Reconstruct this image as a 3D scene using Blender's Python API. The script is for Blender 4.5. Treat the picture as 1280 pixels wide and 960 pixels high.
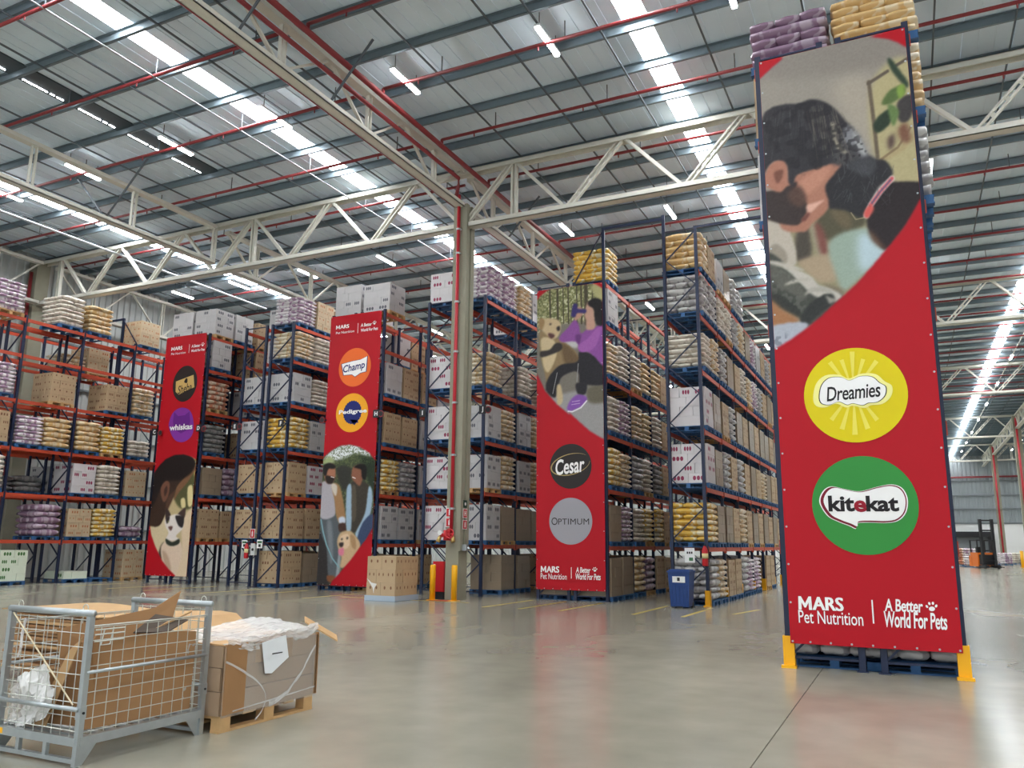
import bpy, bmesh, math, random
import numpy as np
from mathutils import Matrix, Vector

for o in list(bpy.data.objects): bpy.data.objects.remove(o)
SC = bpy.context.scene
COL = SC.collection
random.seed(7)

# ------------------------------------------------------------------ camera
F_PX, YAW, PITCH, ROLL, EYE = 1007.7, math.radians(-26.013), math.radians(11.146), math.radians(0.578), 1.65
_cy, _sy, _cp, _sp = math.cos(YAW), math.sin(YAW), math.cos(PITCH), math.sin(PITCH)
_F = Vector((_sy*_cp, _cy*_cp, _sp)); _r0 = Vector((_cy, -_sy, 0)); _u0 = _r0.cross(_F)
_R = _r0*math.cos(ROLL) + _u0*math.sin(ROLL); _U = -_r0*math.sin(ROLL) + _u0*math.cos(ROLL)
cam_data = bpy.data.cameras.new('camera'); cam_data.sensor_width = 36; cam_data.lens = F_PX/1280*36
cam_data.clip_end = 500
cam = bpy.data.objects.new('camera', cam_data); COL.objects.link(cam)
cam.matrix_world = Matrix(((_R.x, _U.x, -_F.x, 0), (_R.y, _U.y, -_F.y, 0), (_R.z, _U.z, -_F.z, EYE), (0, 0, 0, 1)))
SC.camera = cam

# ------------------------------------------------------------------ world, exposure
world = bpy.data.worlds.new('world'); SC.world = world; world.use_nodes = True
world.node_tree.nodes['Background'].inputs[0].default_value = (0.86, 0.93, 1.0, 1)
world.node_tree.nodes['Background'].inputs[1].default_value = 1.25
SC.view_settings.view_transform = 'Standard'; SC.view_settings.look = 'None'
SC.view_settings.exposure = 0.0; SC.view_settings.gamma = 1.0; SC.view_settings.use_curve_mapping = False
SC.cycles.use_denoising = True
SC.cycles.max_bounces = 6; SC.cycles.diffuse_bounces = 4; SC.cycles.glossy_bounces = 3; SC.cycles.transparent_max_bounces = 6
SC.cycles.sample_clamp_indirect = 6.0
SKY_STRENGTH, LED_STRENGTH = 30.0, 40.0

# ------------------------------------------------------------------ helpers: pixels of a measured plane to metres
def ray(x, y):
    d = _R*((x-640)/F_PX) - _U*((y-480)/F_PX) + _F
    return d
def on_y(x, y, Y):
    d = ray(x, y); t = Y/d.y
    return (d.x*t, EYE + d.z*t)

# ------------------------------------------------------------------ materials
def lin(c):
    return tuple(((v/255)/12.92 if v/255 <= 0.04045 else ((v/255+0.055)/1.055)**2.4) for v in c)
MATS = {}
def mat(name, rgb, rough=0.5, metal=0.0, var=0.0, vscale=6.0, coat=0.0, bump=0.0, bscale=30.0, spec=0.5, rough_var=0.0):
    if name in MATS: return MATS[name]
    m = bpy.data.materials.new(name); m.use_nodes = True
    nt = m.node_tree; b = nt.nodes['Principled BSDF']
    c = lin(rgb)
    b.inputs['Base Color'].default_value = (*c, 1); b.inputs['Roughness'].default_value = rough
    b.inputs['Metallic'].default_value = metal; b.inputs['Coat Weight'].default_value = coat
    b.inputs['Coat Roughness'].default_value = 0.15; b.inputs['Specular IOR Level'].default_value = spec
    if var or rough_var or bump:
        tc = nt.nodes.new('ShaderNodeTexCoord')
        n = nt.nodes.new('ShaderNodeTexNoise'); n.inputs['Scale'].default_value = vscale; n.inputs['Detail'].default_value = 4
        nt.links.new(tc.outputs['Object'], n.inputs['Vector'])
        if var:
            mx = nt.nodes.new('ShaderNodeMix'); mx.data_type = 'RGBA'
            mx.inputs[6].default_value = (*[v*(1-var) for v in c], 1)
            mx.inputs[7].default_value = (*[min(1, v*(1+var)) for v in c], 1)
            nt.links.new(n.outputs['Fac'], mx.inputs[0]); nt.links.new(mx.outputs[2], b.inputs['Base Color'])
        if rough_var:
            mr = nt.nodes.new('ShaderNodeMapRange'); mr.inputs[1].default_value = 0.3; mr.inputs[2].default_value = 0.7
            mr.inputs[3].default_value = max(0.02, rough-rough_var); mr.inputs[4].default_value = rough+rough_var
            nt.links.new(n.outputs['Fac'], mr.inputs[0]); nt.links.new(mr.outputs[0], b.inputs['Roughness'])
        if bump:
            n2 = nt.nodes.new('ShaderNodeTexNoise'); n2.inputs['Scale'].default_value = bscale; n2.inputs['Detail'].default_value = 3
            nt.links.new(tc.outputs['Object'], n2.inputs['Vector'])
            bp = nt.nodes.new('ShaderNodeBump'); bp.inputs['Strength'].default_value = bump; bp.inputs['Distance'].default_value = 0.02
            nt.links.new(n2.outputs['Fac'], bp.inputs['Height']); nt.links.new(bp.outputs['Normal'], b.inputs['Normal'])
    MATS[name] = m
    return m
def emit(name, rgb, strength):
    m = bpy.data.materials.new(name); m.use_nodes = True; nt = m.node_tree
    b = nt.nodes['Principled BSDF']; b.inputs['Base Color'].default_value = (0.8, 0.8, 0.8, 1)
    b.inputs['Emission Color'].default_value = (*lin(rgb), 1); b.inputs['Emission Strength'].default_value = strength
    MATS[name] = m; return m

M_POST = mat('rack_blue_paint', (23, 36, 66), 0.45, var=0.15)
M_BEAM = mat('rack_orange_paint', (196, 78, 52), 0.42, var=0.12)
M_GUARD = mat('guard_yellow', (245, 178, 10), 0.4)
M_WHITESTEEL = mat('truss_white_paint', (214, 212, 200), 0.45, var=0.08)
M_PURLIN = mat('purlin_galvanised', (118, 132, 140), 0.45, 0.35, var=0.1)
M_ROOF = mat('roof_sheet', (220, 236, 250), 0.55, var=0.1, vscale=0.8)
M_ROD = mat('bridging_steel', (92, 100, 106), 0.5, 0.3)
M_PIPE = mat('red_pipe_paint', (136, 44, 48), 0.45); M_PIPE2 = mat('column_pipe_red', (186, 36, 50), 0.4)
M_CONC = mat('column_concrete', (146, 144, 126), 0.8, var=0.12, vscale=3, bump=0.15)
M_GALV = mat('galvanised_steel', (176, 182, 184), 0.38, 0.75, var=0.12, vscale=14)
M_WOOD = mat('pallet_wood', (196, 158, 108), 0.75, var=0.2, vscale=9)
M_BLUEPAL = mat('pallet_blue', (44, 92, 140), 0.6, var=0.15)
M_KRAFT = mat('cardboard_kraft', (156, 116, 76), 0.8, var=0.1, vscale=5)
M_KRAFT2 = mat('cardboard_light', (192, 154, 108), 0.8, var=0.1, vscale=5)
M_SKY = emit('skylight_daylight', (250, 252, 255), SKY_STRENGTH)
M_LED = emit('led_tube_glow', (250, 252, 255), LED_STRENGTH)
M_DARK = mat('dark_plastic', (28, 28, 32), 0.5)
M_WHITE = mat('plain_white', (238, 238, 236), 0.5)
M_LED_BODY = mat('lamp_housing', (210, 212, 212), 0.4)

# ------------------------------------------------------------------ mesh building
class MB:
    def __init__(s): s.v = []; s.f = []; s.m = []; s.mats = []
    def slot(s, m):
        if m not in s.mats: s.mats.append(m)
        return s.mats.index(m)
    def face(s, pts, m):
        n = len(s.v); s.v += [tuple(p) for p in pts]; s.f.append(tuple(range(n, n+len(pts)))); s.m.append(s.slot(m))
    def box(s, x0, x1, y0, y1, z0, z1, m):
        n = len(s.v); k = s.slot(m)
        s.v += [(x0,y0,z0),(x1,y0,z0),(x1,y1,z0),(x0,y1,z0),(x0,y0,z1),(x1,y0,z1),(x1,y1,z1),(x0,y1,z1)]
        for q in ((0,3,2,1),(4,5,6,7),(0,1,5,4),(1,2,6,5),(2,3,7,6),(3,0,4,7)):
            s.f.append(tuple(n+i for i in q)); s.m.append(k)
        return s
    def bar(s, a, b, w, h, m, up=(0,0,1)):
        a = Vector(a); b = Vector(b); d = (b-a).normalized(); u = Vector(up)
        if abs(d.dot(u)) > 0.97: u = Vector((1,0,0))
        r = d.cross(u).normalized()*w/2; t = r.cross(d).normalized()*h/2
        n = len(s.v); k = s.slot(m)
        for p in (a, b):
            for i, j in ((-1,-1),(1,-1),(1,1),(-1,1)): s.v.append(tuple(p+r*i+t*j))
        for q in ((0,1,2,3),(7,6,5,4),(0,4,5,1),(1,5,6,2),(2,6,7,3),(3,7,4,0)):
            s.f.append(tuple(n+i for i in q)); s.m.append(k)
        return s
    def tube(s, pts, r, m, n=8):
        k = s.slot(m); rings = []
        P = [Vector(p) for p in pts]
        for i, p in enumerate(P):
            d = (P[min(i+1, len(P)-1)] - P[max(i-1, 0)]).normalized()
            u = Vector((0,0,1)) if abs(d.z) < 0.9 else Vector((1,0,0))
            a = d.cross(u).normalized(); b = a.cross(d).normalized()
            st = len(s.v); rr = r[i] if isinstance(r, (list, tuple)) else r
            for j in range(n):
                t = 2*math.pi*j/n; s.v.append(tuple(p + a*math.cos(t)*rr + b*math.sin(t)*rr))
            rings.append(st)
        for i in range(len(rings)-1):
            for j in range(n):
                s.f.append((rings[i]+j, rings[i]+(j+1)%n, rings[i+1]+(j+1)%n, rings[i+1]+j)); s.m.append(k)
        s.f.append(tuple(rings[0]+j for j in range(n))[::-1]); s.m.append(k)
        s.f.append(tuple(rings[-1]+j for j in range(n))); s.m.append(k)
        return s
    def add(s, other, loc=(0,0,0), m=None):
        n = len(s.v); s.v += [(a+loc[0], b+loc[1], c+loc[2]) for a, b, c in other.v]
        s.f += [tuple(n+i for i in q) for q in other.f]
        s.m += [s.slot(m if m else other.mats[k]) for k in other.m]
        return s
    def mesh(s, name, smooth=False):
        me = bpy.data.meshes.new(name); me.from_pydata(s.v, [], s.f)
        for m in s.mats: me.materials.append(m)
        me.polygons.foreach_set('material_index', s.m)
        if smooth: me.polygons.foreach_set('use_smooth', [True]*len(s.f))
        me.update(); return me
    def obj(s, name, parent=None, smooth=False, loc=None):
        return link(name, s.mesh(name, smooth), parent, loc)
def link(name, data, parent=None, loc=None, rotz=0.0):
    o = bpy.data.objects.new(name, data); COL.objects.link(o)
    if parent: o.parent = parent
    if loc is not None: o.location = loc
    if rotz: o.rotation_euler = (0, 0, rotz)
    return o
def tag(o, label=None, cat=None, group=None, kind=None):
    if label: o['label'] = label
    if cat: o['category'] = cat
    if group: o['group'] = group
    if kind: o['kind'] = kind
    return o
def thing(name, label, cat, loc=(0,0,0), rotz=0.0, group=None):
    return tag(link(name, None, None, loc, rotz), label, cat, group)
ORD = ['first', 'second', 'third', 'fourth', 'fifth', 'sixth', 'seventh', 'eighth', 'ninth', 'tenth', 'eleventh', 'twelfth', 'thirteenth', 'fourteenth', 'fifteenth', 'sixteenth', 'seventeenth', 'eighteenth', 'nineteenth', 'twentieth'] + ['twenty-'+w for w in ('first', 'second', 'third', 'fourth', 'fifth', 'sixth', 'seventh', 'eighth', 'ninth')]

# lettering outlines, all made in one go
def _letters():
    keys = [('ARS', .01, 0, 1.0), ('Pet Nutrition', .004, 0, 1.0), ('A Better', .02, .12, .95), ('World For Pets', .02, .12, .95), ('Dreamies', .012, .2, .95), ('kit', .035, 0, 1.0), ('e', .035, 0, 1.0), ('kat', .035, 0, 1.0), ('Cesar', .02, .25, 1.0), ('O', 0, 0, 1.0), ('PTIMUM', 0, 0, 1.05), ('Champ', .02, .2, 1.0), ('Pedigree', .03, 0, 1.0), ('Sheba', .01, .25, 1.0), ('whiskas', .03, 0, 1.0)] + [(c, .03, 0, 1.0) for c in 'CDEFHIJ']
    obs = []
    for body, bold, shear, sp in keys:
        cu = bpy.data.curves.new('t', 'FONT'); cu.body = body; cu.size = 1; cu.offset = bold; cu.shear = shear; cu.resolution_u = 3; cu.space_character = sp
        ob = bpy.data.objects.new('t', cu); COL.objects.link(ob); obs.append(ob)
    dg = bpy.context.evaluated_depsgraph_get(); out = {}
    for k, ob in zip(keys, obs): out[k] = bpy.data.meshes.new_from_object(ob.evaluated_get(dg))
    for ob in obs: bpy.data.objects.remove(ob)
    return out
LETTERS = _letters()

# ================================================================== STRUCTURE
X_WALL, X_RIGHT, Y_BACK, Y_FAR, Z_ROOF = -34.0, 31.0, -18.0, 125.0, 13.95
# ---- floor: polished concrete slabs with open joints
mfl = bpy.data.materials.new('polished_concrete'); mfl.use_nodes = True
nt = mfl.node_tree; b = nt.nodes['Principled BSDF']
tc = nt.nodes.new('ShaderNodeTexCoord')
def noise(scale, detail, vec=None, dist=0.0):
    n = nt.nodes.new('ShaderNodeTexNoise'); n.inputs['Scale'].default_value = scale; n.inputs['Detail'].default_value = detail
    n.inputs['Distortion'].default_value = dist
    nt.links.new(vec or tc.outputs['Object'], n.inputs['Vector']); return n
mp = nt.nodes.new('ShaderNodeMapping'); mp.inputs['Scale'].default_value = (1, 0.55, 1); nt.links.new(tc.outputs['Object'], mp.inputs['Vector'])
n1 = noise(0.42, 4, mp.outputs[0], 0.0); n2 = noise(2.2, 5); n3 = noise(60, 2)
r1 = nt.nodes.new('ShaderNodeValToRGB'); r1.color_ramp.elements[0].position = 0.3; r1.color_ramp.elements[1].position = 0.72
r1.color_ramp.elements[0].color = (*lin((139, 136, 122)), 1); r1.color_ramp.elements[1].color = (*lin((164, 159, 143)), 1)
nt.links.new(n1.outputs['Fac'], r1.inputs[0])
r2 = nt.nodes.new('ShaderNodeValToRGB'); r2.color_ramp.elements[0].position = 0.25; r2.color_ramp.elements[1].position = 0.7
r2.color_ramp.elements[0].color = (0.9, 0.9, 0.89, 1); r2.color_ramp.elements[1].color = (1.05, 1.05, 1.04, 1)
nt.links.new(n2.outputs['Fac'], r2.inputs[0])
mu = nt.nodes.new('ShaderNodeMix'); mu.data_type = 'RGBA'; mu.blend_type = 'MULTIPLY'; mu.inputs[0].default_value = 1
nt.links.new(r1.outputs[0], mu.inputs[6]); nt.links.new(r2.outputs[0], mu.inputs[7]); nt.links.new(mu.outputs[2], b.inputs['Base Color'])
mr = nt.nodes.new('ShaderNodeMapRange'); mr.inputs[1].default_value = 0.3; mr.inputs[2].default_value = 0.7; mr.inputs[3].default_value = 0.15; mr.inputs[4].default_value = 0.25
nt.links.new(n1.outputs['Fac'], mr.inputs[0]); nt.links.new(mr.outputs[0], b.inputs['Roughness'])
bpn = nt.nodes.new('ShaderNodeBump'); bpn.inputs['Strength'].default_value = 0.008; bpn.inputs['Distance'].default_value = 0.01
nt.links.new(n2.outputs['Fac'], bpn.inputs['Height']); nt.links.new(bpn.outputs[0], b.inputs['Normal'])
b.inputs['Specular IOR Level'].default_value = 0.6
fm = MB(); fm.box(X_WALL, X_RIGHT, Y_BACK, Y_FAR, -0.3, -0.02, mat('joint_filler', (84, 82, 76), 0.8))
floor = tag(fm.obj('floor'), 'polished grey concrete floor with thin slab joints', 'floor', kind='structure')
gx = [X_WALL, -23.0, -12.2, -1.22, 9.4, 20.2, X_RIGHT]; gy = [Y_BACK, -6.0, 4.0, 14.6, 21.1, 32, 43, 54, 65, 76, 87, 98, 109, Y_FAR]
for i in range(len(gx)-1):
    for j in range(len(gy)-1):
        s = MB(); s.box(gx[i]+0.005, gx[i+1]-0.005, gy[j]+0.004, gy[j+1]-0.004, -0.05, 0.0, mfl); s.obj('floor_slab', floor)

# ---- ceiling: sheets, purlins, bridging, daylight strips
SKY_X = [(-28.25, -27.6), (-16.65, -16.05), (-5.27, -4.67), (5.45, 6.05), (16.7, 17.2), (27.8, 28.3)]
ceil = tag(link('ceiling', None), 'grey ribbed sheet roof on steel purlins with daylight strips', 'ceiling', kind='structure')
VENT = (-20.9, -20.15)
edges = [X_WALL] + [e for p in SKY_X for e in p] + [X_RIGHT]
rib = []
for k in range(0, len(edges), 2):
    a, c = edges[k], edges[k+1]; n = max(1, round((c-a)/1.1))
    for i in range(n): rib.append((a+(c-a)*i/n, a+(c-a)*(i+1)/n))
for a, c in rib:
    s = MB(); s.box(a+0.006, c-0.006, Y_BACK, Y_FAR, Z_ROOF, Z_ROOF+0.06, M_ROOF)
    for t in (0.33, 0.66):
        xx = a+(c-a)*t; s.box(xx-0.018, xx+0.018, Y_BACK, Y_FAR, Z_ROOF-0.022, Z_ROOF, M_ROOF)
    s.obj('roof_panel', ceil)
for a, c in SKY_X:
    s = MB(); s.box(a, c, Y_BACK, Y_FAR, Z_ROOF+0.0, Z_ROOF+0.04, M_SKY); s.obj('skylight_panel', ceil)
py = 15.1 - 1.68*19
pm = MB(); L0, L1 = X_WALL, X_RIGHT
pm.box(L0, L1, -0.006, 0.006, 0, 0.2, M_PURLIN); pm.box(L0, L1, -0.006, 0.075, 0, 0.012, M_PURLIN); pm.box(L0, L1, -0.075, 0.006, 0.188, 0.2, M_PURLIN)
pmesh = pm.mesh('purlin')
while py < Y_FAR:
    link('purlin', pmesh, ceil, (0, py, Z_ROOF-0.225)); py += 1.68
for x in (-32.6, -30.6, -29.4, -26.4, -24.6, -22.4, -19.4, -18.1, -15.2, -13.3, -10.2, -8.0, -7.0, -5.75, -3.58, -1.3, 1.4, 3.1, 7.0, 8.2, 11, 13, 15):
    s = MB(); s.box(x-0.02, x+0.02, Y_BACK, Y_FAR, 13.66, 13.70, M_ROD); s.obj('bridging_bar', ceil)
# roof ventilator: a dark raised channel with light slits
s = MB(); md = mat('vent_interior', (64, 74, 80), 0.6)
s.box(VENT[0], VENT[1], 6.0, 18.6, 13.90, 13.945, md)
ventt = s.obj('vent_throat', ceil)
for k in range(7):
    y0 = 7.0 + k*1.68
    for (u0, u1) in ((0, 0.72), (0.8, 0.93), (1.0, 1.2)):
        s = MB(); s.box(VENT[0]+0.1, VENT[0]+0.13, y0+u0, y0+u1, 13.885, 13.90, M_SKY); s.obj('vent_slit', ventt)

# ---- walls
def corrugated(axis, fixed, a0, a1, z0, z1, pitch, depth, m, sign):
    s = MB(); k = s.slot(m); prof = []; a = a0; i = 0
    while a < a1:
        for t, d in ((0, 0), (0.3, 0), (0.42, 1), (0.78, 1), (0.9, 0)):
            prof.append((min(a+t*pitch, a1), fixed+sign*depth*d))
        a += pitch
    prof.append((a1, fixed))
    for (p, d) in prof:
        for z in (z0, z1): s.v.append((d, p, z) if axis == 'y' else (p, d, z))
    for i in range(len(prof)-1):
        s.f.append((2*i, 2*i+2, 2*i+3, 2*i+1)); s.m.append(k)
    return s
M_WALLSHEET = mat('wall_sheet_grey', (186, 190, 188), 0.5, 0.1, var=0.06, vscale=1.0)
M_WALLSHEET2 = mat('wall_sheet_far', (150, 158, 160), 0.5, 0.1, var=0.06, vscale=1.0)
M_GIRT = mat('wall_girt', (120, 126, 128), 0.5, 0.2)
w = tag(corrugated('y', X_WALL, Y_BACK, Y_FAR, 0, 14, 0.34, 0.06, M_WALLSHEET, 1).obj('wall_left'), 'grey corrugated sheet wall behind the leftmost rack', 'wall', kind='structure')
for z in (2.0, 4.1, 6.2, 8.3, 10.3):
    s = MB(); s.box(X_WALL+0.06, X_WALL+0.2, Y_BACK, Y_FAR, z, z+0.09, M_GIRT); s.obj('girt', w)
w = tag(corrugated('x', Y_FAR, X_WALL, X_RIGHT, 4.7, 14, 0.5, 0.08, M_WALLSHEET2, -1).obj('wall_far'), 'far end wall, grey sheeting above white panels', 'wall', kind='structure')
for k in range(12):
    x0 = X_WALL + k*65/12; s = MB(); s.box(x0+0.02, x0+65/12-0.02, Y_FAR-0.1, Y_FAR+0.1, 0, 4.7, M_WHITE); s.obj('wall_panel', w)
for z in (4.75, 6.6, 8.4, 10.3):
    s = MB(); s.box(X_WALL, X_RIGHT, Y_FAR-0.25, Y_FAR-0.1, z, z+0.16, M_GIRT); s.obj('girt', w)
s = MB(); s.tube([(X_WALL, Y_FAR-0.5, 10.9), (X_RIGHT, Y_FAR-0.5, 10.9)], 0.12, M_PIPE); s.obj('fire_main', w)
tag(corrugated('y', X_RIGHT, Y_BACK, Y_FAR, 0, 14, 0.6, 0.06, M_WALLSHEET, -1).obj('wall_right'), 'grey corrugated sheet wall far to the right', 'wall', kind='structure')

# ---- columns
def column(x0, x1, y0, y1, h, label, pipe=False, groove=True):
    t = thing('concrete_column', label, 'column', ((x0+x1)/2, (y0+y1)/2, 0))
    hx, hy = (x1-x0)/2, (y1-y0)/2
    s = MB(); s.box(-hx, hx, -hy, hy, 0, h, M_CONC)
    if groove:  # ribs on the right face leave a recessed cable groove
        s.box(hx, hx+0.05, -hy, -hy*0.35, 1.4, h, M_CONC); s.box(hx, hx+0.05, hy*0.2, hy, 1.4, h, M_CONC)
    s.obj('shaft', t)
    return t
mc = column(-12.43, -12.0, 21.1, 21.62, 12.3, 'concrete column with red fire pipe between the yellow bollards', True)
s = MB(); s.tube([(-0.0, -0.33, 1.75), (-0.0, -0.33, 12.6)], 0.055, M_PIPE2)
s.obj('fire_pipe', mc, True)
for z in (2.6, 4.2, 5.8, 7.4, 9.0, 10.6, 11.4):
    s = MB(); s.tube([(0, -0.33, z), (0, -0.33, z+0.06)], 0.075, M_GALV); s.box(-0.09, 0.09, -0.33, -0.26, z+0.01, z+0.05, M_GALV); s.obj('pipe_clamp', mc)
for i, Y in enumerate((40.5, 60.5, 85.2, 108.7)):
    c = column(9.1, 9.7, Y-0.3, Y+0.3, 13.4, f'tall concrete column far right, {ORD[i]} along the right column line', groove=False)
    s = MB(); s.tube([(-0.05, -0.4, 0.2), (-0.05, -0.4, 13.2)], 0.09, M_PIPE2); s.obj('fire_pipe', c, True)
for i, Y in enumerate((21.35, 40.5, 60.5)):
    c = column(-33.9, -33.35, Y-0.3, Y+0.3, 13.6, f'concrete wall column with dark red pipe, {ORD[i]} along left wall', groove=False)
    s = MB(); s.tube([(0.1, -0.42, 0.2), (0.1, -0.42, 13.0)], 0.07, M_PIPE); s.obj('drain_pipe', c, True)
for i, x in enumerate((3.8,)):
    c = column(x-0.3, x+0.3, Y_FAR-1.0, Y_FAR-0.5, 13.4, 'slim concrete column at the far end wall behind the forklift', groove=False)

# ---- trusses across the hall (Warren web) and along the hall
def truss_x(Y, zb, xa, xb, label, ztop=13.55, nodes0=-12.2):
    t = thing('roof_truss', label, 'truss', (0, Y, 0))
    MB().box(xa, xb, -0.16, 0.16, zb, zb+0.02, M_WHITESTEEL).box(xa, xb, -0.16, -0.14, zb, zb+0.16, M_WHITESTEEL).box(xa, xb, 0.14, 0.16, zb, zb+0.16, M_WHITESTEEL).obj('bottom_chord', t)
    MB().box(xa, xb, -0.16, 0.16, ztop-0.02, ztop, M_WHITESTEEL).box(xa, xb, -0.16, -0.13, ztop-0.16, ztop, M_WHITESTEEL).box(xa, xb, 0.13, 0.16, ztop-0.16, ztop, M_WHITESTEEL).obj('top_chord', t)
    def web(x0, z0, x1, z1, flat):
        s = MB()
        if flat: s.bar((x0, 0, z0), (x1, 0, z1), 0.2, 0.13, M_WHITESTEEL, up=(0, 1, 0)) if False else s.bar((x0, -0.06, z0), (x1, -0.06, z1), 0.10, 0.14, M_WHITESTEEL, up=(0, 1, 0))
        else:
            d = Vector((x1-x0, 0, z1-z0)).normalized(); p = Vector((-d.z, 0, d.x))*0.065
            for sg in (-1, 1):
                s.bar((x0+p.x*sg, -0.05, z0+p.z*sg), (x1+p.x*sg, -0.05, z1+p.z*sg), 0.055, 0.12, M_WHITESTEEL, up=(0, 1, 0))
            L = Vector((x1-x0, 0, z1-z0)).length; n = 5
            for k in range(1, n):
                c = Vector((x0, -0.05, z0)) + d*L*k/n
                s.bar(c - d*0.06, c + d*0.06, 0.16, 0.02, M_WHITESTEEL, up=(0, 1, 0))
        s.obj('web_member', t)
    P = 3.6; x = nodes0; xs = []
    while x > xa: x -= P
    while x < xb:
        ap = x + P/2
        if xa < x and ap < xb: web(x+0.06, zb+0.1, ap-0.08, ztop-0.1, False)
        if xa < ap and x+P < xb: web(ap+0.08, ztop-0.1, x+P-0.06, zb+0.1, True)
        x += P
    for xn in (-23.0+1.8, -10.4, -32.2, 11.2):
        if xa < xn < xb:
            MB().bar((xn-0.07, 0, zb+0.1), (xn-0.07, 0, ztop-0.1), 0.07, 0.14, M_WHITESTEEL, up=(0,1,0)).bar((xn+0.07, 0, zb+0.1), (xn+0.07, 0, ztop-0.1), 0.07, 0.14, M_WHITESTEEL, up=(0,1,0)).obj('web_post', t)
    return t
for i, Y in enumerate((21.35, 40.5, 60.5, 85.2, 108.7)):
    truss_x(Y, 11.55, -33.4, 30.0, ['white zigzag roof truss resting on the column behind the bollards', 'white zigzag roof truss, second across the hall', 'white zigzag roof truss, third across the hall', 'white zigzag roof truss, fourth across the hall', 'white zigzag roof truss nearest the far end wall'][i], nodes0=-12.2)
def truss_y(X, zb, ya, yb, label, ztop=13.5, step=1.62, mode='post'):
    t = thing('roof_girder', label, 'girder', (X, 0, 0))
    MB().box(-0.15, 0.15, ya, yb, zb, zb+0.025, M_WHITESTEEL).box(-0.15, -0.13, ya, yb, zb, zb+0.14, M_WHITESTEEL).box(0.13, 0.15, ya, yb, zb, zb+0.14, M_WHITESTEEL).obj('bottom_chord', t)
    MB().box(-0.13, 0.13, ya, yb, ztop-0.12, ztop, M_WHITESTEEL).obj('top_chord', t)
    n = int((yb-ya)/step); sp = (yb-ya)/n
    mp_ = MB().box(-0.05, 0.05, -0.09, -0.05, zb+0.1, ztop-0.1, M_WHITESTEEL).box(-0.05, 0.05, 0.05, 0.09, zb+0.1, ztop-0.1, M_WHITESTEEL).mesh('web_post')
    md_ = MB().bar((0, 0.1, zb+0.12), (0, sp-0.1, ztop-0.1), 0.06, 0.08, M_WHITESTEEL, up=(1,0,0)).mesh('web_member')
    md2 = MB().bar((0, 0.1, ztop-0.1), (0, sp-0.1, zb+0.12), 0.06, 0.08, M_WHITESTEEL, up=(1,0,0)).mesh('web_member')
    for k in range(n+1):
        if mode != 'zig' or k % 2: link('web_post', mp_, t, (0, ya+k*sp, 0))
        if k < n and mode != 'plain': link('web_member', md_ if k % 2 else md2, t, (0, ya+k*sp, 0))
    return t
truss_y(-12.2, 12.2, 1.0, 21.1, 'white lattice roof girder with red pipes, running overhead to the column', mode='zig')
truss_y(-12.2, 12.2, 21.7, 60.0, 'white lattice roof girder continuing behind the column', mode='zig')
truss_y(-22.95, 11.85, -4.0, 21.1, 'white open girder with upright posts at upper left', ztop=13.4, mode='plain', step=3.2)
truss_y(-22.95, 11.85, 21.7, 60.0, 'white open girder receding left of the couple banner', ztop=13.4, mode='zig')
truss_y(-33.0, 11.5, 21.7, 62.0, 'white lattice girder along the left wall', ztop=13.4, mode='zig', step=1.9)
truss_y(-33.0, 11.5, 2.0, 21.0, 'white lattice girder along the left wall before its column', ztop=13.4, mode='zig', step=1.9)
truss_y(9.4, 12.2, 30.0, 124.0, 'white lattice girder above the far right column line', mode='zig')
# diagonal stays between girder and purlins
def stay(a, bb, label):
    s = MB(); s.tube([a, bb], 0.035, M_ROD, 6); return tag(s.obj('knee_brace'), label, 'brace')
stay((-12.1, 14.4, 12.35), (-10.9, 14.4, 13.7), 'grey diagonal stay beside the LED tube left of centre')
stay((-12.1, 11.3, 12.35), (-10.9, 11.3, 13.7), 'grey diagonal stay on the girder at top edge')
stay((-12.1, 24.4, 12.35), (-10.9, 24.4, 13.7), 'grey diagonal stay on the girder behind the column')
stay((-22.9, 16.5, 12.0), (-21.2, 16.5, 13.7), 'grey diagonal stay, right one, on the upper left girder')
stay((-23.0, 16.5, 12.0), (-24.6, 16.5, 13.7), 'grey diagonal stay, left one, on the upper left girder')

# ---- sprinkler pipes
def vpipe(pts, r, label, name='sprinkler_main'):
    return tag(MB().tube(pts, r, M_PIPE, 8).obj(name, None, True), label, 'pipe')
vpipe([(-11.7, 0, 13.25), (-11.7, 40, 13.25)], 0.075, 'red sprinkler main running beside the overhead girder, upper one')
vpipe([(-12.0, 0, 12.95), (-12.0, 20.6, 12.95), (-12.1, 20.75, 12.75), (-12.2, 20.77, 12.3)], 0.06, 'red pipe inside the overhead girder bending down the column')
vpipe([(-12.55, 0, 12.45), (-12.55, 40, 12.45)], 0.09, 'dark red pipe lying along the girder bottom chord')
k = 0; y = 16.0-3.03*4
head = MB().tube([(0,0,-0.14),(0,0,0)], 0.018, M_PIPE, 6).mesh('sprinkler_head')
hang = MB().box(-0.012, 0.012, -0.012, 0.012, 0, 0.42, M_ROD).mesh('hanger_rod')
elbow = MB().tube([(0,0,0.0),(0.0,0,-0.1),(-0.02,0,-0.2)], 0.045, M_PIPE, 8).mesh('elbow')
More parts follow.
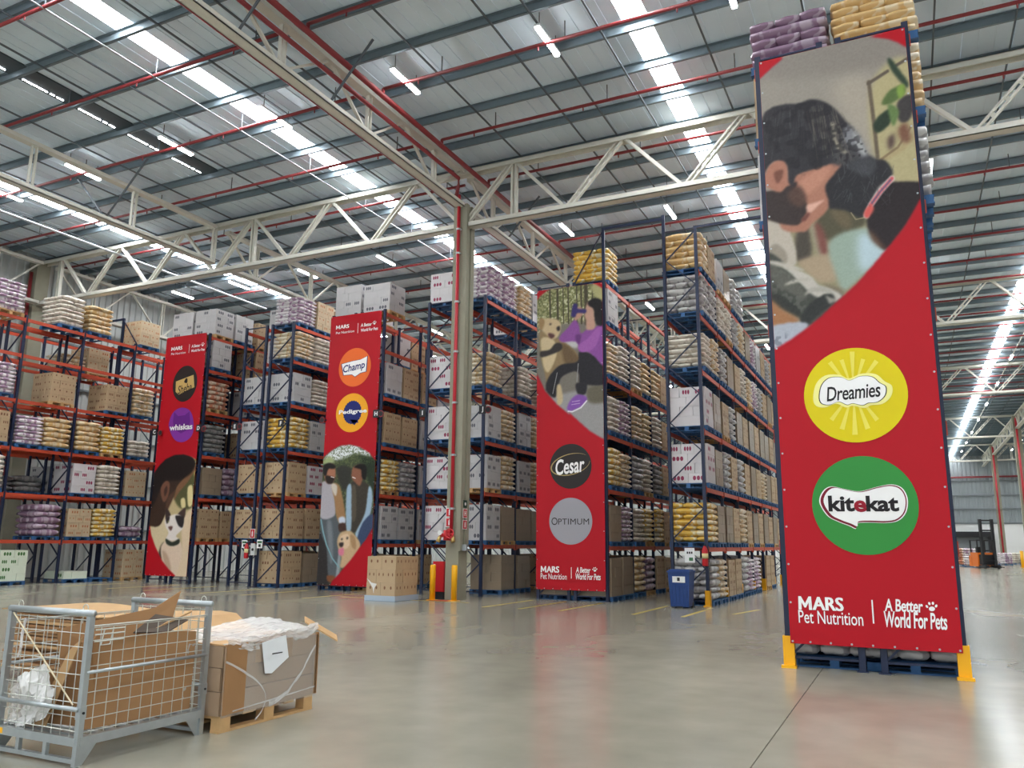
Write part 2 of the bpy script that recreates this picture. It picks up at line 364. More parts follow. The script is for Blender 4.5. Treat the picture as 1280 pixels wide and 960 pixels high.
while y < 75:
    o = thing('sprinkler_pipe', f'red sprinkler branch pipe under the purlins, {ORD[k]} crosswise run from the camera', 'pipe', (0, y, 13.45), group='red sprinkler branch pipes')
    MB().tube([(-33.0, 0, 0), (-12.6, 0, 0)], 0.045, M_PIPE, 6).obj('pipe_run', o, True)
    MB().tube([(-11.7, 0, 0), (24.0, 0, 0)], 0.045, M_PIPE, 6).obj('pipe_run', o, True)
    link('elbow', elbow, o, (-11.7, 0, 0))
    if y < 40:
        x = -31.0
        while x < 8:
            link('sprinkler_head', head, o, (x, 0, 0)); link('hanger_rod', hang, o, (x+0.7, 0, 0.04)); x += 3.4
    y += 3.03; k += 1
s = MB()
for x in (-16.75,):
    s.tube([(x, 2, 13.42), (x, 34, 13.42)], 0.022, M_GALV, 6)
tag(s.obj('lighting_conduit'), 'thin silver conduit beside the left daylight strip', 'conduit')
tag(MB().tube([(-28.6, 6, 13.2), (-28.6, 30, 13.2)], 0.05, M_GALV, 6).obj('lighting_conduit'), 'pale conduit beside the leftmost daylight strip', 'conduit')
tag(MB().tube([(6.6, 30, 13.5), (6.6, 110, 13.5)], 0.03, M_WHITESTEEL, 6).obj('lighting_conduit'), 'pale conduit carrying lamps at far right', 'conduit')

# ---- LED tubes over the aisles
tube_m = MB().box(-0.055, 0.055, -0.62, 0.62, -0.045, 0, M_LED).mesh('diffuser')
hous_m = MB().box(-0.07, 0.07, -0.64, 0.64, 0.0, 0.06, M_LED_BODY).mesh('housing')
rod_m = MB().box(-0.008, 0.008, -0.5, -0.484, 0.06, 0.46, M_ROD).box(-0.008, 0.008, 0.484, 0.5, 0.06, 0.46, M_ROD).mesh('hanger')
AISLE = {-31.4: 'beside the left wall', -27.7: 'over the aisle left of the cat banner', -23.6: 'over the aisle right of the cat banner', -19.35: 'over the aisle left of the couple banner', -15.4: 'over the aisle right of the couple banner',
         -11.0: 'over the aisle left of the woman-and-dog banner', -6.95: 'over the aisle right of the woman-and-dog banner', -2.65: 'over the aisle left of the tallest banner', 1.45: 'right of the tallest banner', 6.6: 'on the far right conduit', 12.0: 'beyond the far right columns'}
for x, where in AISLE.items():
    ys = [16.0+11.2*k for k in range(-2, 9)] if x < 3 else [49+9.5*k for k in range(8)]
    ys = [v for v in ys if v < (50 if x < 0 else 120)]
    for k, yy in enumerate(ys):
        t = thing('led_tube_light', f'lit LED tube {where}, {ORD[k]} in its line', 'lamp', (x, yy, 13.5), group='LED tube lights')
        link('diffuser', tube_m, t); link('housing', hous_m, t); link('hanger', rod_m, t)

#@@RACKS
# ================================================================== RACKS
LEV = [1.58, 3.23, 4.87, 6.6, 8.27, 9.62]
BAY = 2.38
_mesh = {}
def shared(key, fn):
    if key not in _mesh: _mesh[key] = fn()
    return _mesh[key]
def post_mesh(h):
    def f():
        s = MB(); s.box(-0.045, 0.045, -0.04, -0.032, 0, h, M_POST).box(-0.045, -0.037, -0.04, 0.04, 0, h, M_POST).box(0.037, 0.045, -0.04, 0.04, 0, h, M_POST)
        s.box(-0.045, -0.02, 0.032, 0.04, 0, h, M_POST).box(0.02, 0.045, 0.032, 0.04, 0, h, M_POST)
        return s.mesh('post')
    return shared(('post', round(h, 2)), f)
foot_mesh = MB().box(-0.075, 0.075, -0.07, 0.07, 0, 0.012, M_POST).mesh('foot_plate')
def brace_mesh(dx, dz):
    return shared(('br', round(dx, 2), round(dz, 2)), lambda: MB().bar((0, 0, 0), (dx, 0, dz), 0.03, 0.045, M_POST, up=(0, 1, 0)).mesh('brace'))
def beam_mesh(L):
    def f():
        s = MB(); s.box(-0.022, 0.022, 0.0, L, -0.12, 0, M_BEAM)
        s.box(-0.03, 0.03, -0.0, 0.012, -0.17, 0.03, M_BEAM).box(-0.03, 0.03, L-0.012, L, -0.17, 0.03, M_BEAM)
        return s.mesh('beam')
    return shared(('beam', round(L, 2)), f)
clip_m = MB().box(-0.004, 0.004, -0.03, 0.03, -0.03, 0.03, M_WHITE).mesh('load_tag')
guard_m = MB().box(-0.075, 0.075, -0.012, 0.0, 0, 0.42, M_GUARD).box(-0.075, -0.063, -0.012, 0.12, 0, 0.42, M_GUARD).box(0.063, 0.075, -0.012, 0.12, 0, 0.42, M_GUARD).box(-0.1, 0.1, -0.09, 0.0, 0, 0.035, M_GUARD).mesh('post_guard')

def rack(label, x0, x1, y0, nb, hl=9.75, hr=9.75, h=9.75, guards=(), levels=LEV, skip=()):
    """one run of pallet racking, upright frames across x, beams along y"""
    t = thing('pallet_rack', label, 'rack', (0, y0, 0))
    a, c = x0+0.045, x1-0.045
    for k in range(nb+1):
        y = k*BAY
        for x, hh in ((a, hl if k == 0 else h), (c, hr if k == 0 else h)):
            p = link('post', post_mesh(hh), t, (x, y, 0)); link('foot_plate', foot_mesh, p)
        if k <= 2:
            z = 0.18; sg = 1; dz = 0.82; dx = c-a-0.09
            link('brace', brace_mesh(dx, 0), t, (a+0.045, y, 0.14))
            top = min(hl, hr) if k == 0 else h
            while z+dz < top:
                link('brace', brace_mesh(dx*1.0, dz if sg > 0 else -dz), t, (a+0.045, y, z if sg > 0 else z+dz)); z += dz; sg = -sg
            link('brace', brace_mesh(dx, 0), t, (a+0.045, y, top-0.06))
        else:
            s = MB(); z = 0.18; sg = 1; dz = 0.82
            while z+dz < h:
                s.bar((a+0.045, 0, z if sg > 0 else z+dz), (c-0.045, 0, z+dz if sg > 0 else z), 0.03, 0.045, M_POST, up=(0, 1, 0)); z += dz; sg = -sg
            o = link('brace_lattice', shared(('lat', round(c-a, 2), h), lambda: s.mesh('brace_lattice')), t, (0, y, 0)) if False else s.obj('brace_lattice', t, loc=(0, y, 0))
            o['kind'] = 'stuff'
    for k in range(nb):
        for z in levels:
            for x in (a, c):
                link('beam', beam_mesh(BAY-0.08), t, (x+(0.035 if x == c else -0.035), k*BAY+0.04, z))
    for side, k in guards:
        link('post_guard', guard_m, t, (c if side > 0 else a, k*BAY-0.06, 0))
    return t

Y0 = 22.8
ROW = {  # key: (x0, x1, row words, y0, bays)
 'A': (-29.9, -28.8, 'wall rack', 22.8-3*BAY-0.0, 5), 'Z': (-31.3, -30.2, 'rear wall rack', 22.8-3*BAY, 5),
 'C': (-26.86, -25.78, 'cat banner rack left half', Y0, 3), 'D': (-25.6, -24.52, 'cat banner rack right half', Y0, 4),
 'E': (-22.67, -21.55, 'bare-ended rack left half', Y0, 3), 'F': (-21.36, -20.24, 'bare-ended rack right half', Y0, 4),
 'G': (-18.46, -17.38, 'couple banner rack left half', Y0, 3), 'H': (-17.2, -16.12, 'couple banner rack right half', Y0, 4),
 'I': (-14.35, -13.3, 'column rack left half', Y0, 4), 'J': (-13.16, -12.1, 'column rack right half', Y0, 5),
 'K': (-10.22, -9.14, 'woman-and-dog banner rack left half', Y0, 3), 'L': (-9.02, -7.94, 'woman-and-dog banner rack right half', Y0, 5),
 'M': (-6.1, -5.05, 'rack beside blue bin', Y0, 8),
 'N': (-1.68, -0.66, 'tallest banner rack left half', 12.25, 6), 'O': (-0.48, 0.54, 'tallest banner rack right half', 12.25, 6)}
LABEL = {'A': 'blue and orange pallet rack along the left wall', 'Z': 'pallet rack behind the one along the left wall',
 'C': 'pallet rack behind left half of the cat banner', 'D': 'pallet rack behind right half of the cat banner',
 'E': 'bare-ended pallet rack, left half, between cat and couple banners', 'F': 'bare-ended pallet rack, right half, between cat and couple banners',
 'G': 'pallet rack behind left half of the couple banner', 'H': 'pallet rack behind right half of the couple banner',
 'I': 'pallet rack left of the concrete column, half hidden by it', 'J': 'pallet rack right behind the concrete column with see-through top tiers',
 'K': 'pallet rack behind left half of the woman-and-dog banner', 'L': 'pallet rack behind right half of the woman-and-dog banner, one tall post',
 'M': 'single tall pallet rack with yellow post guards beside blue bin', 'N': 'nearest pallet rack behind left half of the tallest banner', 'O': 'nearest pallet rack behind right half of the tallest banner'}
for k_, (x0, x1, wd, y0, nb) in ROW.items():
    kw = {}
    if k_ == 'L': kw = dict(hr=11.42)
    if k_ == 'M': kw = dict(hl=11.5, hr=11.0, h=9.9, guards=[(1, i) for i in range(8)])
    if k_ in 'NO': kw = dict(hl=9.35, hr=9.35, h=9.35, guards=[(-1, 0)] if k_ == 'N' else [(1, 0)], levels=[0.0001+v for v in (1.7, 3.3, 4.9, 6.5, 7.9, 9.15)])
    R_ = rack(LABEL[k_], x0, x1, y0, nb, **kw)
    if k_ == 'L':
        MB().bar((x1-0.045, 0, 11.35), (x0+0.05, 0, 9.7), 0.03, 0.045, M_POST, up=(0, 1, 0)).obj('brace', R_)
    if k_ == 'A':
        link('post', post_mesh(11.0), R_, (x0+0.045, 3*BAY+0.1, 0))
        MB().bar((x0+0.045, 3*BAY+0.1, 10.9), (x1-0.05, 3*BAY+0.05, 9.75), 0.03, 0.045, M_POST, up=(0, 1, 0)).obj('brace', R_)
def tie(x0, x1, y, z, label):
    tag(MB().box(x0, x1, y-0.03, y+0.03, z-0.08, z, M_POST).obj('overhead_tie_beam'), label, 'tie beam')
tie(-7.94, -6.1, Y0, 11.42, 'dark blue tie beam bridging the aisle above the woman-and-dog banner')
tie(-5.05, -1.6, Y0, 11.0, 'dark blue tie beam from blue bin rack to tallest banner rack')
tie(-33.5, -29.9, 22.9, 11.0, 'dark blue tie beam from wall rack to left wall')

# ---------------------------------------------------------------- goods
def sack_mb(lx, ly, h, mtl, seed):
    rnd = random.Random(seed); s = MB(); k = s.slot(mtl); nx, ny = 7, 5
    ph = [rnd.uniform(0, 6.28) for _ in range(4)]; top = {}; bot = {}
    for i in range(nx+1):
        for j in range(ny+1):
            u, v = 2*i/nx-1, 2*j/ny-1
            c = ((1-abs(u)**4)*(1-abs(v)**4))**0.5; r = 1-0.06*(u*u*v*v)**2
            w = 0.05*h*(math.sin(5*u+ph[0])*math.cos(4*v+ph[1]))
            x = u*lx/2*r*(1+0.012*math.sin(6*v+ph[2])); y = v*ly/2*r*(1+0.012*math.sin(6*u+ph[3]))
            d = h/2*(0.30+0.70*c)
            s.v.append((x, y, h/2+d+w)); top[i, j] = len(s.v)-1
            s.v.append((x, y, h/2-d+w)); bot[i, j] = len(s.v)-1
    for i in range(nx):
        for j in range(ny):
            s.f.append((top[i, j], top[i+1, j], top[i+1, j+1], top[i, j+1])); s.m.append(k)
            s.f.append((bot[i, j+1], bot[i+1, j+1], bot[i+1, j], bot[i, j])); s.m.append(k)
    for i in range(nx):
        for j in (0, ny):
            q = (bot[i, j], bot[i+1, j], top[i+1, j], top[i, j]); s.f.append(q if j == 0 else q[::-1]); s.m.append(k)
    for j in range(ny):
        for i in (0, nx):
            q = (bot[i, j], top[i, j], top[i, j+1], bot[i, j+1]); s.f.append(q if i == 0 else q[::-1]); s.m.append(k)
    return s
def SACKM(name, rgb, rgb2=None, coat=0.35):
    """woven or film sack with printed bands in a second colour"""
    m = mat('sack_'+name, rgb, 0.42, var=0.12, vscale=5, coat=coat, bump=0.35, bscale=9)
    if rgb2:
        nt = m.node_tree; b = nt.nodes['Principled BSDF']
        tc = nt.nodes.new('ShaderNodeTexCoord'); mp = nt.nodes.new('ShaderNodeMapping'); mp.inputs['Scale'].default_value = (3.1, 3.1, 0.6)
        n = nt.nodes.new('ShaderNodeTexNoise'); n.inputs['Scale'].default_value = 1.6; n.inputs['Detail'].default_value = 1.5
        nt.links.new(tc.outputs['Object'], mp.inputs[0]); nt.links.new(mp.outputs[0], n.inputs['Vector'])
        r = nt.nodes.new('ShaderNodeValToRGB'); r.color_ramp.elements[0].position = 0.5; r.color_ramp.elements[1].position = 0.56
        r.color_ramp.elements[0].color = (*lin(rgb), 1); r.color_ramp.elements[1].color = (*lin(rgb2), 1)
        nt.links.new(n.outputs['Fac'], r.inputs[0]); nt.links.new(r.outputs[0], b.inputs['Base Color'])
    return m
def CARTONM(name, rgb, coat=0.12): return mat('carton_'+name, rgb, 0.6, var=0.07, vscale=4, coat=coat)
SACKS = {'W': ('white sacks', SACKM('white', (224, 216, 204), (196, 184, 168)), 7, 0.6), 'P': ('white and purple sacks', SACKM('purplewhite', (228, 222, 224), (164, 132, 158)), 8, 0.5),
 'Q': ('purple sacks', SACKM('purple', (134, 104, 128), (176, 158, 172), 0.6), 5, 0.5), 'Y': ('yellow sacks', SACKM('yellow', (222, 178, 72), (228, 216, 180)), 7, 0.5),
 'O': ('tan-orange sacks', SACKM('tanorange', (212, 174, 116), (222, 202, 166)), 6, 0.5), 'S': ('silvery wrapped sacks', SACKM('silver', (196, 194, 192), (150, 146, 148), 0.7), 6, 0.5),
 'D': ('dark grey wrapped sacks', SACKM('dark', (112, 112, 112), (140, 138, 136), 0.6), 6, 0.5), 'V': ('white and tan sacks', SACKM('whitetan', (224, 212, 190), (204, 172, 126)), 7, 0.5),
 'X': ('red and tan wrapped sacks', SACKM('redtan', (190, 120, 90), (206, 186, 164), 0.6), 6, 0.5)}
M_INK = {'R': mat('ink_plum', (150, 48, 84), 0.6), 'G': mat('ink_grey', (92, 92, 100), 0.6), 'T': mat('ink_brown', (122, 84, 58), 0.7), 'K': mat('ink_green', (70, 120, 60), 0.6), 'U': mat('ink_ochre', (178, 112, 74), 0.7)}
CARTONS = {'R': ('white cartons with plum ovals', CARTONM('white', (216, 211, 212), 0.3), 'R'), 'G': ('grey-white wrapped cartons', CARTONM('greywhite', (192, 190, 190), 0.45), 'G'),
 'T': ('tan cartons', CARTONM('tan', (184, 158, 124)), 'T'), 'B': ('brown wrapped cartons', CARTONM('brown', (150, 132, 110), 0.4), 'T'),
 'U': ('pale tan printed cartons', CARTONM('paletan', (200, 178, 146)), 'U'), 'K': ('white cartons with green print', CARTONM('greenwhite', (222, 232, 212)), 'K')}
def oval(s, c, ax, au, av, ru, rv, m, n=10):
    s.face([Vector(c) + Vector(au)*ru*math.cos(2*math.pi*i/n) + Vector(av)*rv*math.sin(2*math.pi*i/n) for i in range(n)], m)
def carton_mb(lx, ly, h, code, variant):
    m, ink = CARTONS[code][1], M_INK[CARTONS[code][2]]
    s = MB(); s.box(-lx/2, lx/2, -ly/2, ly/2, 0, h-0.004, m)
    e = 0.002
    for ax, sg in (('x', 1), ('x', -1), ('y', 1), ('y', -1)):
        L = ly if ax == 'x' else lx
        def P(u, w):
            if ax == 'x': return (sg*(lx/2+e), u*sg, w)
            return (-u*sg, sg*(ly/2+e), w)
        au = (0, sg, 0) if ax == 'x' else (-sg, 0, 0)
        if code in 'RK' or (code == 'G'):
            if (variant + (ax == 'x')) % 2 == 0:
                for i in (-1, 0, 1): oval(s, P(i*L*0.2, h*0.5), ax, au, (0, 0, 1), L*0.085, h*0.24, ink)
        elif code in 'UT':
            if variant % 2 == 0:
                for i in (-1, 1): oval(s, P(i*L*0.22, h*0.62), ax, au, (0, 0, 1), L*0.065, h*0.13, ink, 8)
            else:
                for i in (-0.5, 0.2, 0.9):
                    c0 = P(i*L*0.3, h*0.5); w_ = L*0.06
                    s.face([Vector(c0)+Vector(au)*a_*w_+Vector((0,0,1))*b_*h*0.16 for a_, b_ in ((-1,-1),(1,-1),(1,1),(-1,1))], ink)
    return s
def pallet_mb(m, lx=1.2, ly=1.0):
    s = MB()
    for i in range(6): s.box(-lx/2, lx/2, -ly/2+i*ly/6+0.012, -ly/2+(i+1)*ly/6-0.012, 0.118, 0.14, m)
    for x in (-lx/2+0.07, 0, lx/2-0.07):
        s.box(x-0.06, x+0.06, -ly/2, ly/2, 0.1, 0.118, m)
        for y in (-ly/2+0.06, 0, ly/2-0.06): s.box(x-0.06, x+0.06, y-0.06, y+0.06, 0.02, 0.1, m)
    for y in (-ly/2+0.06, 0, ly/2-0.06): s.box(-lx/2, lx/2, y-0.06, y+0.06, 0, 0.02, m)
    return s
PAL = {'b': pallet_mb(M_BLUEPAL).mesh('pallet'), 'w': pallet_mb(M_WOOD).mesh('pallet')}
def sack_load(t, code, layers, near, top=0.14, seed=0, lx=1.16, ly=0.98, hl=0.17):
    m = SACKS[code][1]; rnd = random.Random(seed)
    joint = MB(); z = top
    for k in range(layers):
        nx_, ny_ = (1, 2) if k % 2 else (3, 1)
        for i in range(nx_):
            for j in range(ny_):
                bx, by = lx/nx_, ly/ny_
                x = -lx/2+(i+0.5)*bx+rnd.uniform(-0.02, 0.02); y = -ly/2+(j+0.5)*by+rnd.uniform(-0.02, 0.02)
                v = rnd.randrange(3)
                key = ('sk', code, nx_, ny_, v, round(hl, 3), round(lx, 2), round(ly, 2))
                if near:
                    me = shared(key, lambda: sack_mb(bx*1.04, by*1.05, hl*1.18, m, v+nx_*7).mesh('sack', True))
                    link('sack', me, t, (x, y, z))
                else:
                    joint.add(shared(('raw',)+key, lambda: sack_mb(bx*1.04, by*1.05, hl*1.18, m, v+nx_*7)), (x, y, z))
        z += hl
    if not near: joint.obj('sack_stack', t, True)['kind'] = 'stuff'
    return z
def carton_load(t, code, layers, near, top=0.14, seed=0, lx=1.14, ly=0.98, hl=0.27):
    rnd = random.Random(seed); joint = MB(); z = top
    for k in range(layers):
        nx_, ny_ = (3, 2) if k % 2 else (2, 3)
        for i in range(nx_):
            for j in range(ny_):
                bx, by = lx/nx_, ly/ny_; x = -lx/2+(i+0.5)*bx; y = -ly/2+(j+0.5)*by; v = rnd.randrange(2)
                key = ('ct', code, nx_, ny_, v, round(hl, 3), round(lx, 2))
                if near:
                    link('carton', shared(key, lambda: carton_mb(bx-0.008, by-0.008, hl, code, v).mesh('carton')), t, (x+rnd.uniform(-.006, .006), y+rnd.uniform(-.006, .006), z))
                else:
                    joint.add(shared(('raw',)+key, lambda: carton_mb(bx-0.008, by-0.008, hl, code, v)), (x, y, z))
        z += hl
    if not near: joint.obj('carton_stack', t)['kind'] = 'stuff'
    return z
TIER = ['floor tier', 'first beam tier', 'second beam tier', 'third beam tier', 'fourth beam tier', 'fifth beam tier', 'top tier']
POSN = ['front', 'second from front', 'third from front', 'fourth from front', 'fifth from front', 'sixth from front', 'seventh from front', 'eighth from front', 'ninth from front', 'tenth from front', 'eleventh from front', 'twelfth from front', 'thirteenth from front', 'fourteenth from front', 'fifteenth from front', 'sixteenth from front']
def load(row, tier, pos, code, near=True, frac=1.0, dx=0.0, dy=0.0, tall=None):
    x0, x1, words, y0, nb = ROW[row]
    lv = LEV if row not in 'NO' else [1.7, 3.3, 4.9, 6.5, 7.9, 9.15]
    z = 0.0 if tier == 0 else lv[tier-1]+0.001
    y = y0 + (pos//2)*BAY + (0.14+0.5 if pos % 2 == 0 else 1.24+0.5)
    is_sack = code in SACKS
    desc = (SACKS if is_sack else CARTONS)[code][0]
    if frac < 0.75: desc = 'low ' + desc
    lab = f'{desc}, {TIER[tier]}, {words}, {POSN[pos]}'
    t = thing('sack_pallet' if is_sack else 'carton_pallet', lab, 'pallet load', ((x0+x1)/2+dx, y+dy, z))
    seed = hash((row, tier, pos)) & 0xffff if False else (ord(row)*131+tier*17+pos*7)
    rnd = random.Random(seed)
    link('pallet', PAL['w' if rnd.random() < 0.15 else 'b'], t)
    if is_sack:
        n = SACKS[code][2]; H = rnd.uniform(1.02, 1.16) if tall is None else tall
        sack_load(t, code, max(1, round(n*frac)), near, seed=seed, hl=H/n)
    else:
        H = rnd.uniform(1.04, 1.14) if tall is None else tall
        carton_load(t, code, max(1, round(4*frac)), near, seed=seed, hl=H/4)
    return t
# columns of each string: pallet positions from the camera end; '.' is an empty slot
FILL = {
 'A': {6: '.P.WO.U.', 5: '........', 4: '.P.T.TV.', 3: '.TPOOYw.', 2: '.W..RWU.', 1: '...QUYq.', 0: '..K.k.U.'},
 'Z': {5: '....vU..', 3: '....s...', 2: '..ddG...', 1: '........'},
 'C': {6: 'GGGG', 5: 'UGTG', 4: 'XTGT', 3: 'DGTG', 2: 'BTGT', 1: 'TTGT'},
 'D': {6: 'GGTG', 5: 'G.TG', 4: 'X.GT', 3: 'D.TG', 2: 'BQGT', 1: 'TTGT', 0: '....'},
 'E': {6: '.GGG', 5: '.GTG', 4: 'GTGT', 3: 'GGTG', 2: 'TTGT', 1: 'TTGT', 0: '..T.'},
 'F': {6: 'PUTG', 5: 'VWTG', 4: 'GWGT', 3: 'YGTG', 2: 'TRGT', 1: 'TTGT', 0: 'TBT.'},
 'G': {6: 'GG..', 5: 'T.GT', 4: 'G.GT', 3: 'TGTG', 2: 'YTGT', 1: 'GTGT', 0: 'TT..'},
 'H': {6: 'G...', 5: '....', 4: 'GTTG', 3: 'TTGT', 2: 'YSGT', 1: 'GGGT', 0: 'T.T.'},
 'I': {6: 'RR..GT', 5: '......', 4: 'R..TRG', 3: 'RGWTRG', 2: 'RRTGTG', 1: 'RRTGTG', 0: '......'},
 'J': {6: 'PPVGT.', 5: '......', 4: 'V.W.W.', 3: 'GVGVWT', 2: 'GVGVOT', 1: 'GBBBTT', 0: '.BB.T.'},
 'K': {6: '...', 5: 'GG..', 4: 'WWYO', 3: 'WPTG', 2: 'YWDG', 1: 'TPWY', 0: 'BB..'},
 'L': {6: 'Y.....', 5: 'G.....', 4: 'VWWOOT', 3: 'WPVOWT', 2: 'YVSWDT', 1: 'BPWYYT', 0: 'BBOQTT'},
 'M': {6: 'OTGBSS......', 5: 'SSWWSVBPGTST', 4: 'WVSBTWVPSTBT', 3: 'RBTSBTBTBBTB', 2: 'RBSTSTBTVBTT', 1: 'YBBTVTBTBTBT', 0: 'SVTTSPP.TT..'},
 'N': {6: 'QTGG..', 5: 'TGTG', 4: 'GTGT', 3: 'TGTG', 2: 'GTGT', 1: 'TGTG', 0: 'SG..'},
 'O': {6: 'OTGG..', 5: 'VGTGWT', 4: 'SVGTSV', 3: 'WGSGTV', 2: 'GTSTVG', 1: 'SGTGVT', 0: 'SG..S.'}}
for row, tiers in FILL.items():
    for tier, st in tiers.items():
        for pos, ch in enumerate(st):
            if ch == '.' : continue
            frac = 0.5 if ch.islower() else 1.0
            if row == 'A' and tier == 0 and ch == 'k': frac = 0.25
            near = (pos < (8 if row == 'A' else 6 if row == 'Z' else 3)) and not (row in 'CGK' and (pos > 0 or tier < 6)) and not (row in 'NO' and tier not in (0, 6))
            dx = (0.05 if tier > 3 else -0.1) if row == 'O' else 0.1 if (row == 'N' and tier < 4) else 0.0
            dy = (0.1 if pos == 4 else 0.25) if (row == 'A' and tier == 0 and pos > 3) else 0.0
            tall = 0.8 if (row in 'NO' and tier == 6) else None
            load(row, tier, pos, ch.upper(), near, frac, dx=dx, dy=dy, tall=tall)
#@@BANNERS
# ================================================================== BANNERS
def proj_arr(X, Y, Z):
    dx, dy, dz = X, Y, Z-EYE
    a = dx*_R.x+dy*_R.y+dz*_R.z; b = dx*_U.x+dy*_U.y+dz*_U.z; c = dx*_F.x+dy*_F.y+dz*_F.z
    return 640+F_PX*a/c, 480-F_PX*b/c
def zoomed(ox, oy, s): return lambda x, y: (ox+x/s, oy+y/s)
def spline(pts, n=6):
    P = [np.array(p, float) for p in pts]; out = []; L = len(P)
    for i in range(L):
        p0, p1, p2, p3 = P[i-1], P[i], P[(i+1) % L], P[(i+2) % L]
        for k in range(n):
            t = k/n
            out.append(0.5*((2*p1)+(-p0+p2)*t+(2*p0-5*p1+4*p2-p3)*t*t+(-p0+3*p1-3*p2+p3)*t**3))
    return np.array(out)
def poly_mask(px, py, pts):
    inside = np.zeros(px.shape, bool); n = len(pts); j = n-1
    for i in range(n):
        xi, yi = pts[i]; xj, yj = pts[j]
        if yi != yj:
            c = ((yi > py) != (yj > py)) & (px < (xj-xi)*(py-yi)/(yj-yi)+xi); inside ^= c
        j = i
    return inside.astype(float)
def blur(a, r):
    if r < 0.5: return a
    for _ in range(3):
        for ax in (0, 1):
            k = max(1, int(round(r*0.6))); w = 2*k+1
            pad = [(0, 0), (0, 0)]; pad[ax] = (k+1, k)
            c = np.cumsum(np.pad(a, pad, mode='edge'), axis=ax)
            a = (np.take(c, range(w, c.shape[ax]), axis=ax) - np.take(c, range(0, c.shape[ax]-w), axis=ax))/w
    return a
def vnoise(shape, cell, seed):
    g = np.random.default_rng(seed).random((shape[0]//cell+3, shape[1]//cell+3))
    y = np.arange(shape[0])/cell; x = np.arange(shape[1])/cell
    yi = y.astype(int); xi = x.astype(int); fy = (y-yi)[:, None]; fx = (x-xi)[None, :]
    fy = fy*fy*(3-2*fy); fx = fx*fx*(3-2*fx)
    A = g[np.ix_(yi, xi)]; B = g[np.ix_(yi, xi+1)]; C = g[np.ix_(yi+1, xi)]; D = g[np.ix_(yi+1, xi+1)]
    return (A*(1-fx)+B*fx)*(1-fy)+(C*(1-fx)+D*fx)*fy
RED = (178, 14, 30)
M_CLOTH = mat('banner_red_vinyl', RED, 0.5, bump=0.12, bscale=1.3, spec=0.25)
mph = bpy.data.materials.new('banner_photo_ink'); mph.use_nodes = True
_b = mph.node_tree.nodes['Principled BSDF']; _b.inputs['Roughness'].default_value = 0.5; _b.inputs['Specular IOR Level'].default_value = 0.25
_a = mph.node_tree.nodes.new('ShaderNodeVertexColor'); _a.layer_name = 'ink'
mph.node_tree.links.new(_a.outputs['Color'], _b.inputs['Base Color'])

def photo_print(parent, x0, x1, z0, z1, Y, ref_y, step, shapes, seed=1):
    """a printed photograph: a fine sheet of ink, one colour per vertex, shapes measured on the banner"""
    nx = int((x1-x0)/step)+1; nz = int((z1-z0)/step)+1
    X, Z = np.meshgrid(np.linspace(x0, x1, nx), np.linspace(z0, z1, nz))
    px, py = proj_arr(X, ref_y, Z)
    img = np.zeros((nz, nx, 3)); red = np.zeros((nz, nx))
    for sh in shapes:
        kind, col = sh[0], np.array(sh[1], float)
        if kind == 'fill': img[:] = col
        elif kind == 'noise':      # ('noise', colour, amount, cell, seed, pts or None, threshold)
            m = vnoise((nz, nx), sh[3], sh[4]); m = np.clip((m-sh[6])*5+0.5, 0, 1)*sh[2]
            if sh[5] is not None: m = m*blur(poly_mask(px, py, spline(sh[5])), 4)
            img = img*(1-m[..., None])+col*m[..., None]
        elif kind in ('s', 'p'):   # smooth outline / straight outline: (kind, colour, blur, pts)
            m = poly_mask(px, py, spline(sh[3]) if kind == 's' else np.array(sh[3]))
            m = blur(m, sh[2])[..., None]; img = img*(1-m)+col*m
        elif kind == 'l':          # ('l', colour, width px, pts, opacity)
            m = np.zeros((nz, nx))
            for (ax, ay), (bx, by) in zip(sh[3][:-1], sh[3][1:]):
                d = np.array([bx-ax, by-ay]); L = d@d
                t = np.clip(((px-ax)*d[0]+(py-ay)*d[1])/L, 0, 1)
                dist = np.hypot(px-ax-t*d[0], py-ay-t*d[1]); m = np.maximum(m, np.clip(1.5-dist/(sh[2]/2), 0, 1))
            m = m[..., None]*(sh[4] if len(sh) > 4 else 1); img = img*(1-m)+col*m
        elif kind == 'red':
            m = poly_mask(px, py, np.array(sh[3])); m = blur(m, 0.8); red = np.maximum(red, m)
    img = img*(1-red[..., None])+np.array(RED, float)*red[..., None]
    g = (vnoise((nz, nx), 2, seed+50)-0.5)*8; img = np.clip(img+g[..., None]*(1-red[..., None]), 0, 255)
    v = img/255; linv = np.where(v <= 0.04045, v/12.92, ((v+0.055)/1.055)**2.4)
    verts = np.stack([X.ravel(), np.zeros(X.size), Z.ravel()], 1)
    idx = np.arange(nz*nx).reshape(nz, nx)
    q = np.stack([idx[:-1, :-1], idx[:-1, 1:], idx[1:, 1:], idx[1:, :-1]], -1).reshape(-1, 4)
    rr = red.ravel(); q = q[rr[q].min(1) < 0.98]
    used = np.zeros(len(verts), bool); used[q.ravel()] = True; re = np.cumsum(used)-1
    me = bpy.data.meshes.new('photo_print'); me.from_pydata(verts[used].tolist(), [], re[q].tolist())
    ca = me.color_attributes.new('ink', 'FLOAT_COLOR', 'POINT')
    rgba = np.concatenate([linv.reshape(-1, 3)[used], np.ones((used.sum(), 1))], 1).astype(np.float32)
    ca.data.foreach_set('color', rgba.ravel()); me.materials.append(mph); me.update()
    return link('photo_print', me, parent, (0, Y, 0))

